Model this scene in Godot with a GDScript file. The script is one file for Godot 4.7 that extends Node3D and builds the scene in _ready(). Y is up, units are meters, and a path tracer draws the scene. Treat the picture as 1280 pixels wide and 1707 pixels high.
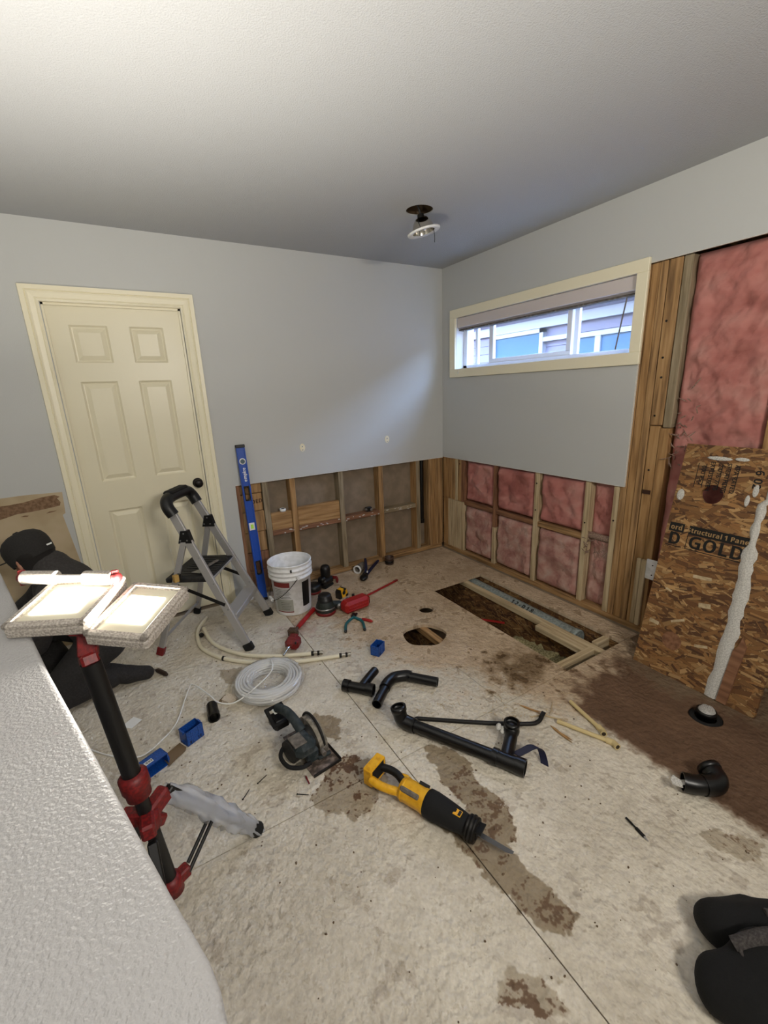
extends Node3D

var S: SurfaceTool
var X := Transform3D.IDENTITY      # transform applied to whatever is being shaped
var UVM := 0                       # 1: floor plan, 2: board face
var M := {}
var names := {}
var sphere_cache := {}

# ---------------------------------------------------------------- shape helpers
func nw() -> void:
	S = SurfaceTool.new(); S.begin(Mesh.PRIMITIVE_TRIANGLES); X = Transform3D.IDENTITY
func vtx(p: Vector3) -> void:
	var q := X * p
	if UVM == 1: S.set_uv(Vector2((q.x + 3.9) / 3.9, q.z / 4.3))
	elif UVM == 3: S.set_uv(Vector2(p.x, p.z) * 1.1)
	S.add_vertex(q)
func tri(a: Vector3, b: Vector3, c: Vector3) -> void:   # counter-clockwise seen from outside
	vtx(a); vtx(c); vtx(b)
func quad(a: Vector3, b: Vector3, c: Vector3, d: Vector3) -> void:
	tri(a, b, c); tri(a, c, d)
func flat() -> void: S.set_smooth_group(-1)
func smooth() -> void: S.set_smooth_group(0)
func out(called: String, m: Material, parent: Node) -> MeshInstance3D:
	S.generate_normals()
	var o := MeshInstance3D.new(); o.mesh = S.commit(); o.material_override = m; o.name = called
	o.cast_shadow = GeometryInstance3D.SHADOW_CASTING_SETTING_ON
	parent.add_child(o, true); return o
func box(c: Vector3, s: Vector3, bev := 0.0, bs := Basis.IDENTITY) -> void:
	flat()
	var h := s / 2.0
	if bev <= 0.0:
		var v := []
		for i in 8: v.append(c + bs * Vector3(h.x if i & 1 else -h.x, h.y if i & 2 else -h.y, h.z if i & 4 else -h.z))
		quad(v[4], v[5], v[7], v[6]); quad(v[1], v[0], v[2], v[3]); quad(v[5], v[1], v[3], v[7])
		quad(v[0], v[4], v[6], v[2]); quad(v[6], v[7], v[3], v[2]); quad(v[0], v[1], v[5], v[4])
		return
	bev = minf(bev, minf(h.x, minf(h.y, h.z)) * 0.98)
	var P := {}
	for i in 8:
		var sg := Vector3(1 if i & 1 else -1, 1 if i & 2 else -1, 1 if i & 4 else -1)
		for ax in 3:
			var q := sg * (h - Vector3.ONE * bev); q[ax] = sg[ax] * h[ax]
			P[i * 3 + ax] = c + bs * q
	for ax in 3:
		var b1 := 1 << ((ax + 1) % 3); var b2 := 1 << ((ax + 2) % 3); var b0 := 1 << ax
		quad(P[b0 * 3 + ax], P[(b0 | b1) * 3 + ax], P[(b0 | b1 | b2) * 3 + ax], P[(b0 | b2) * 3 + ax])
		quad(P[0 * 3 + ax], P[b2 * 3 + ax], P[(b1 | b2) * 3 + ax], P[b1 * 3 + ax])
		var a1 := (ax + 1) % 3; var a2 := (ax + 2) % 3
		for s1 in 2:
			for s2 in 2:
				var i0 := (b1 if s1 else 0) | (b2 if s2 else 0); var i1 := i0 | b0
				if s1 == s2: quad(P[i0 * 3 + a1], P[i0 * 3 + a2], P[i1 * 3 + a2], P[i1 * 3 + a1])
				else: quad(P[i0 * 3 + a2], P[i0 * 3 + a1], P[i1 * 3 + a1], P[i1 * 3 + a2])
	for i in 8:
		var par := (i & 1) + ((i >> 1) & 1) + ((i >> 2) & 1)
		if par % 2 == 1: tri(P[i * 3], P[i * 3 + 1], P[i * 3 + 2])
		else: tri(P[i * 3], P[i * 3 + 2], P[i * 3 + 1])
func bx(x0: float, x1: float, y0: float, y1: float, z0: float, z1: float, bev := 0.0) -> void:
	box(Vector3(x0 + x1, y0 + y1, z0 + z1) / 2.0, Vector3(x1 - x0, y1 - y0, z1 - z0), bev)
func frame(d: Vector3, up := Vector3.UP) -> Basis:      # basis whose y runs along d
	var y := d.normalized()
	if absf(y.dot(up)) > 0.99: up = Vector3.FORWARD if absf(y.z) < 0.9 else Vector3.RIGHT
	var x := up.cross(y).normalized()
	return Basis(x, y, x.cross(y))
func bar(a: Vector3, b: Vector3, w: float, t: float, bev := 0.0, up := Vector3.UP) -> void:   # w across, t along up-ish
	box((a + b) / 2.0, Vector3(w, (b - a).length(), t), bev, frame(b - a, up))
func tube(pts: Array, r, n := 10, caps := true, closed := false) -> void:
	var rings := []; var cnt := pts.size(); var bs := Basis.IDENTITY; var prev := Vector3.ZERO
	for i in cnt:
		var d: Vector3
		if closed: d = pts[(i + 1) % cnt] - pts[(i - 1 + cnt) % cnt]
		elif i == 0: d = pts[1] - pts[0]
		elif i == cnt - 1: d = pts[i] - pts[i - 1]
		else: d = (pts[i + 1] - pts[i]).normalized() + (pts[i] - pts[i - 1]).normalized()
		d = d.normalized()
		if i == 0: bs = frame(d)
		else:
			var axis := prev.cross(d)
			if axis.length() > 1e-6: bs = Basis(axis.normalized(), prev.angle_to(d)) * bs
		prev = d
		var rr: float = r[i] if r is Array else r
		var ring := []
		for k in n:
			var a := TAU * k / n
			ring.append(pts[i] + bs.x * cos(a) * rr + bs.z * sin(a) * rr)
		rings.append(ring)
	smooth()
	for i in (cnt if closed else cnt - 1):
		var A: Array = rings[i]; var Bq: Array = rings[(i + 1) % cnt]
		for k in n:
			var k2 := (k + 1) % n
			quad(A[k2], A[k], Bq[k], Bq[k2])
	if caps and not closed:
		flat()
		for k in n:
			var k2 := (k + 1) % n
			tri(pts[0], rings[0][k], rings[0][k2]); tri(pts[cnt - 1], rings[cnt - 1][k2], rings[cnt - 1][k])
func rod(a: Vector3, b: Vector3, r0: float, r1 := -1.0, n := 12, caps := true) -> void:
	tube([a, b], [r0, r0 if r1 < 0 else r1], n, caps)
func pipe(pts: Array, r: float, wall: float, n := 16) -> void:       # hollow, open-ended
	tube(pts, r, n, false)
	tube_inner(pts, r - wall, r, n)
func tube_inner(pts: Array, ri: float, ro: float, n: int) -> void:
	var cnt := pts.size(); var bs := Basis.IDENTITY; var prev := Vector3.ZERO; var rings := []; var outer := []
	for i in cnt:
		var d: Vector3
		if i == 0: d = pts[1] - pts[0]
		elif i == cnt - 1: d = pts[i] - pts[i - 1]
		else: d = (pts[i + 1] - pts[i]).normalized() + (pts[i] - pts[i - 1]).normalized()
		d = d.normalized()
		if i == 0: bs = frame(d)
		else:
			var axis := prev.cross(d)
			if axis.length() > 1e-6: bs = Basis(axis.normalized(), prev.angle_to(d)) * bs
		prev = d
		var a1 := []; var a2 := []
		for k in n:
			var a := TAU * k / n
			var e := bs.x * cos(a) + bs.z * sin(a)
			a1.append(pts[i] + e * ri); a2.append(pts[i] + e * ro)
		rings.append(a1); outer.append(a2)
	smooth()
	for i in cnt - 1:
		for k in n:
			var k2 := (k + 1) % n
			quad(rings[i][k], rings[i][k2], rings[i + 1][k2], rings[i + 1][k])
	flat()
	for k in n:
		var k2 := (k + 1) % n
		quad(outer[0][k], outer[0][k2], rings[0][k2], rings[0][k])
		quad(outer[cnt - 1][k2], outer[cnt - 1][k], rings[cnt - 1][k], rings[cnt - 1][k2])
func lathe(prof: Array, n := 28, xf := Transform3D.IDENTITY, a0 := 0.0, a1 := TAU) -> void:  # profile (r, y) from bottom to top, outside
	smooth()
	for i in prof.size() - 1:
		for k in n:
			var p := a0 + (a1 - a0) * k / n; var q := a0 + (a1 - a0) * (k + 1) / n
			var A := xf * Vector3(prof[i].x * cos(p), prof[i].y, prof[i].x * sin(p)); var Bb := xf * Vector3(prof[i].x * cos(q), prof[i].y, prof[i].x * sin(q))
			var C := xf * Vector3(prof[i + 1].x * cos(q), prof[i + 1].y, prof[i + 1].x * sin(q)); var D := xf * Vector3(prof[i + 1].x * cos(p), prof[i + 1].y, prof[i + 1].x * sin(p))
			if prof[i].x < 1e-5: tri(A, D, C)
			elif prof[i + 1].x < 1e-5: tri(A, D, Bb)
			else: quad(A, D, C, Bb)
func prism(poly: Array, d: float, xf := Transform3D.IDENTITY) -> void:   # polygon in local xy, extruded to both sides along z
	var pv := PackedVector2Array(poly)
	if Geometry2D.is_polygon_clockwise(pv): pv.reverse()
	# Geometry2D counts y down: make sure the order is counter-clockwise with y up
	var area := 0.0
	for i in pv.size(): area += pv[i].cross(pv[(i + 1) % pv.size()])
	if area < 0.0: pv.reverse()
	flat()
	var id := Geometry2D.triangulate_polygon(pv)
	for i in range(0, id.size(), 3):
		var a := pv[id[i]]; var b := pv[id[i + 1]]; var c := pv[id[i + 2]]
		if (b - a).cross(c - a) < 0.0:
			var t := b; b = c; c = t
		tri(xf * Vector3(a.x, a.y, d / 2), xf * Vector3(b.x, b.y, d / 2), xf * Vector3(c.x, c.y, d / 2))
		tri(xf * Vector3(a.x, a.y, -d / 2), xf * Vector3(c.x, c.y, -d / 2), xf * Vector3(b.x, b.y, -d / 2))
	for i in pv.size():
		var a := pv[i]; var b := pv[(i + 1) % pv.size()]
		quad(xf * Vector3(a.x, a.y, -d / 2), xf * Vector3(b.x, b.y, -d / 2), xf * Vector3(b.x, b.y, d / 2), xf * Vector3(a.x, a.y, d / 2))
func ball(c: Vector3, r: Vector3, bs := Basis.IDENTITY, n := 14, m := 9) -> void:
	smooth()
	for i in m:
		for k in n:
			var f := func(ii: int, kk: int) -> Vector3:
				var t := PI * ii / m; var p := TAU * kk / n
				return c + bs * (Vector3(sin(t) * cos(p), cos(t), sin(t) * sin(p)) * r)
			var A: Vector3 = f.call(i, k); var Bq: Vector3 = f.call(i, k + 1); var C: Vector3 = f.call(i + 1, k + 1); var D: Vector3 = f.call(i + 1, k)
			if i == 0: tri(A, C, D)
			elif i == m - 1: tri(A, Bq, C)
			else: quad(A, Bq, C, D)
func ring_rect(x0: float, x1: float, z0: float, z1: float, c: Vector2, r: float, yt: float, yb: float, n := 32, wob := 0.0) -> void:   # slab with a round hole
	flat()
	var cir := []; var rec := []; var angs := []
	for k in n: angs.append(TAU * k / n)
	for q in [Vector2(x0, z0), Vector2(x1, z0), Vector2(x1, z1), Vector2(x0, z1)]: angs.append(fposmod((q - c).angle(), TAU))
	angs.sort()
	for a in angs:
		var d := Vector2(cos(a), sin(a))
		var t := 1e9
		if d.x > 1e-9: t = minf(t, (x1 - c.x) / d.x)
		if d.x < -1e-9: t = minf(t, (x0 - c.x) / d.x)
		if d.y > 1e-9: t = minf(t, (z1 - c.y) / d.y)
		if d.y < -1e-9: t = minf(t, (z0 - c.y) / d.y)
		rec.append(c + d * t); cir.append(c + d * (r * (1.0 + wob * sin(a * 2.0 + 0.6) + wob * 0.6 * sin(a * 5.0))))
	for k in angs.size():
		var k2: int = (k + 1) % angs.size()
		var a: Vector2 = cir[k]; var b: Vector2 = cir[k2]; var e: Vector2 = rec[k]; var f: Vector2 = rec[k2]
		quad(Vector3(a.x, yt, a.y), Vector3(b.x, yt, b.y), Vector3(f.x, yt, f.y), Vector3(e.x, yt, e.y))
		quad(Vector3(a.x, yb, a.y), Vector3(e.x, yb, e.y), Vector3(f.x, yb, f.y), Vector3(b.x, yb, b.y))
		quad(Vector3(a.x, yb, a.y), Vector3(b.x, yb, b.y), Vector3(b.x, yt, b.y), Vector3(a.x, yt, a.y))
		quad(Vector3(e.x, yb, e.y), Vector3(e.x, yt, e.y), Vector3(f.x, yt, f.y), Vector3(f.x, yb, f.y))
func arc(c: Vector3, u: Vector3, v: Vector3, r: float, a0: float, a1: float, n: int) -> Array:
	var p := []
	for i in n + 1:
		var a := lerpf(a0, a1, float(i) / n)
		p.append(c + (u * cos(a) + v * sin(a)) * r)
	return p
func curve(pts: Array, per := 6) -> Array:     # Catmull-Rom through the points
	var o := []
	for i in pts.size() - 1:
		var p0: Vector3 = pts[maxi(i - 1, 0)]; var p1: Vector3 = pts[i]; var p2: Vector3 = pts[i + 1]; var p3: Vector3 = pts[mini(i + 2, pts.size() - 1)]
		for k in per: o.append(p1.cubic_interpolate(p2, p0, p3, float(k) / per))
	o.append(pts[-1]); return o
func v2(a: Array) -> Array:
	var o := []
	for i in range(0, a.size(), 2): o.append(Vector2(a[i], a[i + 1]))
	return o

# ---------------------------------------------------------------- scene helpers
func numbered(n: String) -> String:
	var k: int = names.get(n, -1) + 1
	names[n] = k
	return n if k == 0 else "%s_%03d" % [n, k]
func tag(o: Node, label: String, category: String, group := "") -> Node:
	o.set_meta("label", label); o.set_meta("category", category)
	if group: o.set_meta("group", group)
	return o
func thing(called: String, label: String, category: String, at := Vector3.ZERO, turn := 0.0, group := "") -> Node3D:
	var o := Node3D.new(); o.name = numbered(called); add_child(o); o.position = at; o.rotation.y = turn
	tag(o, label, category, group); return o
func structure(called: String, label := "", category := "") -> Node3D:
	var o := Node3D.new(); o.name = called; add_child(o); o.set_meta("kind", "structure")
	if label: o.set_meta("label", label)
	if category: o.set_meta("category", category)
	return o
func text(parent: Node, s: String, h: float, at: Vector3, bs: Basis, m: Material, called := "lettering", depth := 0.0008, serif := false) -> MeshInstance3D:
	var t := TextMesh.new(); var f := SystemFont.new(); f.font_names = PackedStringArray(["Droid Serif" if serif else "Droid Sans"]); f.font_weight = 700
	t.font = f; t.text = s; t.font_size = 32; t.pixel_size = h / 24.0; t.depth = depth
	var o := MeshInstance3D.new(); o.mesh = t; o.material_override = m; o.name = called
	parent.add_child(o, true); o.transform = Transform3D(bs, at); return o

# ---------------------------------------------------------------- materials
func mat(c: Color, rough := 0.6, metal := 0.0) -> StandardMaterial3D:
	var m := StandardMaterial3D.new(); m.albedo_color = c; m.roughness = rough; m.metallic = metal; return m
func noise(freq: float, seed_: int, oct := 4, type := FastNoiseLite.TYPE_SIMPLEX_SMOOTH) -> FastNoiseLite:
	var n := FastNoiseLite.new(); n.seed = seed_; n.frequency = freq; n.noise_type = type; n.fractal_octaves = oct; return n
func noise_tex(n: FastNoiseLite, cols: Array, offs: Array, size := 512, as_normal := false, strength := 4.0) -> NoiseTexture2D:
	var t := NoiseTexture2D.new(); t.width = size; t.height = size; t.seamless = true; t.noise = n
	if as_normal:
		t.as_normal_map = true; t.bump_strength = strength
	else:
		var g := Gradient.new(); g.offsets = PackedFloat32Array(offs); g.colors = PackedColorArray(cols); t.color_ramp = g
	return t
func mottled(cols: Array, offs: Array, freq: float, scale: Vector3, seed_: int, rough := 0.8, size := 512, world := false, bump := 0.0, bump_freq := 0.05) -> StandardMaterial3D:
	var m := mat(Color.WHITE, rough)
	m.albedo_texture = noise_tex(noise(freq, seed_), cols, offs, size)
	m.uv1_triplanar = true; m.uv1_world_triplanar = world; m.uv1_scale = scale
	if bump > 0.0:
		m.normal_enabled = true; m.normal_scale = bump
		m.normal_texture = noise_tex(noise(bump_freq, seed_ + 7, 3), [], [], 512, true, 6.0)
	return m
var wood_cols := {}
func wood(kind: String, axis: int) -> StandardMaterial3D:
	var key := kind + str(axis)
	if M.has(key): return M[key]
	var base: Array = {
		"stud": [Color(.44, .33, .21), Color(.62, .48, .31), Color(.71, .57, .40)],
		"grey": [Color(.42, .37, .28), Color(.55, .49, .39), Color(.62, .56, .46)],
		"pale": [Color(.60, .52, .40), Color(.74, .66, .52), Color(.80, .73, .60)],
		"honey": [Color(.50, .37, .22), Color(.64, .49, .31), Color(.71, .57, .39)],
		"red": [Color(.38, .25, .17), Color(.52, .36, .25), Color(.60, .44, .32)]}[kind]
	var m := mat(Color.WHITE, 0.8)
	if not wood_cols.has(kind):
		wood_cols[kind] = noise_tex(noise(0.012, kind.hash() % 1000, 5), base, [0.10, 0.5, 0.92], 512)
	m.albedo_texture = wood_cols[kind]; m.uv1_triplanar = true
	var sc := Vector3.ONE * 5.0; sc[axis] = 0.35; m.uv1_scale = sc
	M[key] = m; return m
const SCRAPE_A := [-2.124, 1.870, -2.032, 1.801, -1.926, 1.747, -1.794, 1.878, -1.822, 1.971, -1.954, 2.038, -2.020, 2.045, -2.116, 1.940]
const SCRAPE_B := [-1.612, 1.882, -1.496, 2.024, -1.524, 2.164, -1.520, 2.317, -1.556, 2.400, -1.617, 2.409, -1.614, 2.543, -1.598, 2.657, -1.680, 2.669, -1.721, 2.632, -1.737, 2.524, -1.754, 2.412, -1.770, 2.312, -1.764, 2.241, -1.651, 2.205, -1.652, 2.081]
const SCRAPE_C := [-1.942, 1.443, -1.856, 1.534, -1.860, 1.622, -1.922, 1.679, -1.961, 1.600, -1.979, 1.499]
const SCRAPE_D := [-2.260, 0.833, -2.145, 0.871, -2.090, 0.961, -2.193, 1.046, -2.256, 0.975]
const SCRAPE_E := [-1.912, 2.627, -1.845, 2.647, -1.777, 2.726, -1.787, 2.785, -1.826, 2.782, -1.886, 2.724, -1.932, 2.669]
const SCRAPE_F := [-1.052, 2.723, -0.965, 2.748, -0.925, 2.851, -0.985, 2.880, -1.050, 2.817]

const ROOM := 4.0
const LAMP_A := 3.3
const LAMP_B := 2.2
const EDGES := [[Vector3i(0, 0, 0), Vector3i(1, 0, 0)], [Vector3i(0, 1, 0), Vector3i(1, 1, 0)], [Vector3i(0, 0, 1), Vector3i(1, 0, 1)], [Vector3i(0, 1, 1), Vector3i(1, 1, 1)], [Vector3i(0, 0, 0), Vector3i(0, 1, 0)], [Vector3i(1, 0, 0), Vector3i(1, 1, 0)], [Vector3i(0, 0, 1), Vector3i(0, 1, 1)], [Vector3i(1, 0, 1), Vector3i(1, 1, 1)], [Vector3i(0, 0, 0), Vector3i(0, 0, 1)], [Vector3i(1, 0, 0), Vector3i(1, 0, 1)], [Vector3i(0, 1, 0), Vector3i(0, 1, 1)], [Vector3i(1, 1, 0), Vector3i(1, 1, 1)]]

# ---------------------------------------------------------------- the scene
func _ready() -> void:
	# camera
	var cam := Camera3D.new(); cam.name = "camera"; add_child(cam)
	cam.position = Vector3(-2.49685, 1.490903, 3.170017); cam.rotation = Vector3(-0.2725875, -0.527336, -0.0410988)
	cam.fov = 99.41; cam.near = 0.02; cam.current = true
	# sky, exposure
	var env := Environment.new(); var sky := Sky.new(); var sm := ProceduralSkyMaterial.new()
	sm.sky_top_color = Color(.60, .73, .93); sm.sky_horizon_color = Color(.86, .92, 1.0); sm.ground_horizon_color = Color(.60, .60, .58); sm.ground_bottom_color = Color(.40, .39, .37)
	sm.sun_angle_max = 1.0; sm.sky_energy_multiplier = 4.2; sm.ground_energy_multiplier = 2.0
	sky.sky_material = sm; env.background_mode = Environment.BG_SKY; env.sky = sky
	env.ambient_light_source = Environment.AMBIENT_SOURCE_SKY
	env.tonemap_mode = Environment.TONE_MAPPER_LINEAR; env.tonemap_exposure = 1.0
	env.sdfgi_enabled = true; env.ssao_enabled = true; env.ssil_enabled = true
	var we := WorldEnvironment.new(); we.name = "world_environment"; we.environment = env; add_child(we)
	make_materials()
	build_floor()
	build_back_wall()
	build_right_wall()
	build_shell()
	build_door()
	build_window()
	build_neighbour()
	build_room_light()
	build_objects()

func make_materials() -> void:
	# painted drywall: pale blue-grey with a fine roller texture
	var p := mat(Color(.745, .75, .74), 0.55)
	p.normal_enabled = true; p.normal_scale = 0.25; p.uv1_triplanar = true; p.uv1_scale = Vector3.ONE * 5.0
	p.normal_texture = noise_tex(noise(0.09, 3, 3), [], [], 512, true, 3.0)
	M.paint = p
	var c := mat(Color(.66, .665, .67), 0.75)
	c.normal_enabled = true; c.normal_scale = 0.4; c.uv1_triplanar = true; c.uv1_scale = Vector3.ONE * 4.0
	c.normal_texture = noise_tex(noise(0.06, 5, 3), [], [], 512, true, 6.0)
	M.ceiling = c
	var pw := mat(Color(.655, .65, .65), 0.6)
	pw.normal_enabled = true; pw.normal_scale = 0.8; pw.uv1_triplanar = true; pw.uv1_scale = Vector3.ONE * 7.0
	pw.normal_texture = noise_tex(noise(0.035, 15, 3), [], [], 512, true, 7.0)
	M.pony = pw
	M.gypsum = mottled([Color(.80, .78, .74), Color(.88, .87, .84)], [0.3, 0.7], 0.05, Vector3.ONE * 4, 11, 0.9)
	M.paper = mottled([Color(.49, .43, .36), Color(.515, .455, .38), Color(.545, .48, .405)], [0.25, 0.5, 0.8], 0.01, Vector3.ONE * 1.5, 12, 0.9)
	M.cream = mat(Color(.925, .895, .785), 0.38)
	M.cream_door = mat(Color(.895, .865, .755), 0.36)
	M.white_vinyl = mat(Color(.90, .91, .93), 0.35)
	M.blind = mat(Color(.80, .765, .755), 0.5)
	M.black = mat(Color(.035, .035, .037), 0.45)
	M.black_matte = mat(Color(.03, .03, .032), 0.85)
	M.abs = mottled([Color(.018, .018, .02), Color(.035, .033, .033)], [0.4, 0.75], 0.02, Vector3.ONE * 8, 21, 0.33)
	M.steel = mat(Color(.62, .62, .62), 0.35, 0.9)
	M.dark_steel = mat(Color(.16, .155, .15), 0.5, 0.7)
	M.chrome = mat(Color(.80, .78, .74), 0.12, 1.0)
	M.alu = mat(Color(.70, .69, .68), 0.4, 0.45)
	M.knob = mat(Color(.09, .07, .06), 0.4, 0.5)
	M.red = mottled([Color(.36, .05, .06), Color(.52, .09, .09)], [0.35, 0.7], 0.02, Vector3.ONE * 9, 23, 0.5)
	M.red_bright = mottled([Color(.56, .07, .07), Color(.68, .12, .11)], [0.35, 0.7], 0.02, Vector3.ONE * 9, 24, 0.45)
	M.yellow = mottled([Color(.82, .58, .06), Color(.90, .66, .08), Color(.92, .70, .13)], [0.2, 0.45, 0.8], 0.01, Vector3.ONE * 5, 25, 0.42)
	M.blue_box = mottled([Color(.06, .24, .52), Color(.09, .33, .66)], [0.35, 0.7], 0.02, Vector3.ONE * 12, 26, 0.45)
	M.blue_level = mat(Color(.09, .28, .64), 0.35)
	M.white_plastic = mottled([Color(.86, .86, .85), Color(.93, .93, .93)], [0.3, 0.7], 0.01, Vector3.ONE * 4, 27, 0.4)
	M.white = mat(Color(.90, .90, .88), 0.6)
	M.pex = mat(Color(.87, .84, .74), 0.4)
	M.cpvc = mat(Color(.80, .72, .52), 0.5)
	M.brass = mat(Color(.62, .46, .24), 0.35, 0.9)
	M.teal = mat(Color(.10, .36, .38), 0.45)
	M.teal_dusty = mottled([Color(.09, .14, .15), Color(.17, .20, .21), Color(.27, .28, .28)], [0.2, 0.55, 0.9], 0.012, Vector3.ONE * 5, 28, 0.8)
	M.dusty_black = mottled([Color(.07, .07, .07), Color(.12, .115, .11), Color(.20, .19, .18)], [0.2, 0.6, 0.95], 0.012, Vector3.ONE * 5, 29, 0.75)
	M.dusty_pale = mottled([Color(.40, .38, .34), Color(.56, .53, .48), Color(.64, .61, .56)], [0.3, 0.6, 0.85], 0.012, Vector3.ONE * 5, 80, 0.85)
	M.dusty_brown = mottled([Color(.30, .26, .23), Color(.46, .40, .36), Color(.56, .50, .46)], [0.3, 0.6, 0.85], 0.012, Vector3.ONE * 5, 81, 0.8)
	M.dusty_grey = mottled([Color(.34, .32, .29), Color(.43, .40, .37), Color(.52, .49, .45)], [0.2, 0.6, 0.9], 0.012, Vector3.ONE * 5, 30, 0.8)
	M.green_black = mottled([Color(.05, .07, .055), Color(.11, .15, .12), Color(.25, .26, .24)], [0.3, 0.6, 0.9], 0.03, Vector3.ONE * 8, 31, 0.6)
	M.navy = mat(Color(.07, .08, .20), 0.5)
	M.cloth = mottled([Color(.016, .016, .017), Color(.035, .034, .035)], [0.35, 0.7], 0.03, Vector3.ONE * 6, 32, 0.95, 512, false, 0.5, 0.1)
	M.cloth_grey = mottled([Color(.20, .185, .18), Color(.32, .30, .29)], [0.35, 0.7], 0.04, Vector3.ONE * 6, 33, 0.95)
	M.shirt = mottled([Color(.19, .18, .18), Color(.245, .235, .23)], [0.35, 0.7], 0.03, Vector3.ONE * 5, 34, 0.95)
	M.cap = mottled([Color(.12, .115, .11), Color(.16, .15, .145)], [0.35, 0.7], 0.03, Vector3.ONE * 8, 35, 0.9)
	M.pants = mottled([Color(.13, .125, .125), Color(.18, .17, .17)], [0.35, 0.7], 0.03, Vector3.ONE * 5, 36, 0.95)
	M.skin = mat(Color(.66, .47, .38), 0.6)
	M.plaster_chip = mottled([Color(.72, .66, .58), Color(.86, .82, .76)], [0.3, 0.7], 0.04, Vector3.ONE * 9, 37, 0.95)
	M.mortar = mottled([Color(.70, .69, .66), Color(.84, .83, .80)], [0.3, 0.7], 0.03, Vector3.ONE * 8, 38, 0.9)
	M.cardboard = mat(Color(.46, .38, .28), 0.9)
	M.film = mat(Color(.90, .90, .90, .16), 0.10); M.film.transparency = BaseMaterial3D.TRANSPARENCY_ALPHA
	M.film_thin = mat(Color(.84, .86, .90, .48), 0.16); M.film_thin.transparency = BaseMaterial3D.TRANSPARENCY_ALPHA
	M.glass = mat(Color(.90, .95, 1.0, .06), 0.02); M.glass.transparency = BaseMaterial3D.TRANSPARENCY_ALPHA
	M.vial = mat(Color(.75, .95, .35), 0.2)
	M.duct = mottled([Color(.46, .50, .49), Color(.60, .64, .63)], [0.3, 0.7], 0.02, Vector3.ONE * 4, 39, 0.5); M.duct.metallic = 0.2
	M.under_wool = mottled([Color(.42, .38, .26), Color(.60, .56, .40), Color(.70, .66, .50)], [0.25, 0.5, 0.8], 0.03, Vector3.ONE * 4, 40, 1.0, 512, false, 1.0, 0.06)
	M.wool = mottled([Color(.57, .34, .31), Color(.66, .415, .385), Color(.71, .48, .445), Color(.73, .54, .50)], [0.15, 0.4, 0.62, 0.9], 0.006, Vector3(1.1, 1.4, 1.1), 41, 1.0, 512, false, 0.45, 0.03)
	M.wool_pale = mottled([Color(.58, .39, .36), Color(.66, .48, .44), Color(.71, .56, .51), Color(.74, .63, .58)], [0.15, 0.4, 0.62, 0.9], 0.008, Vector3(1.6, 1.6, 1.6), 47, 1.0, 512, false, 0.6, 0.05)
	M.lint = mottled([Color(.44, .34, .30), Color(.64, .55, .48)], [0.3, 0.7], 0.04, Vector3.ONE * 6, 42, 1.0)
	M.lens = mat(Color(1, .98, .93), 0.4); M.lens.emission_enabled = true; M.lens.emission = Color(1, .97, .9); M.lens.emission_energy_multiplier = 12.0
	M.lamp_body = mottled([Color(.56, .53, .50), Color(.74, .71, .67)], [0.3, 0.7], 0.03, Vector3.ONE * 9, 43, 0.5)
	M.room_lens = mat(Color(.95, .93, .88), 0.5); M.room_lens.emission_enabled = true; M.room_lens.emission = Color(1, .95, .86); M.room_lens.emission_energy_multiplier = 4.0
	M.lamp_lens_clear = mat(Color(.80, .78, .70), 0.3)
	M.osb_web = null
	M.siding = mat(Color(.44, .42, .49), 0.7)
	M.house_white = mat(Color(.64, .65, .68), 0.7)
	M.house_glass = mat(Color(.24, .37, .47), 0.45); M.house_glass.metallic_specular = 0.25
	M.house_shingle = mottled([Color(.25, .23, .25), Color(.40, .38, .40)], [0.3, 0.7], 0.05, Vector3.ONE * 5, 44, 0.9)
	M.label_red = mat(Color(.46, .14, .13), 0.5); M.label_grey = mat(Color(.62, .62, .58), 0.5); M.label_ink = mat(Color(.28, .28, .26), 0.6)
	M.ink = mat(Color(.05, .045, .04), 0.8); M.brown_ink = mat(Color(.22, .12, .06), 0.85)
	M.osb = mat(Color(.93, .90, .87), 0.75); M.osb.albedo_texture = osb_texture(1024, 1024, 5, 9); M.osb.uv1_scale = Vector3(1, 1, 1)
	M.osb_tri = mat(Color(.80, .76, .72), 0.8); M.osb_tri.albedo_texture = M.osb.albedo_texture; M.osb_tri.uv1_triplanar = true; M.osb_tri.uv1_scale = Vector3.ONE * 1.3

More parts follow.
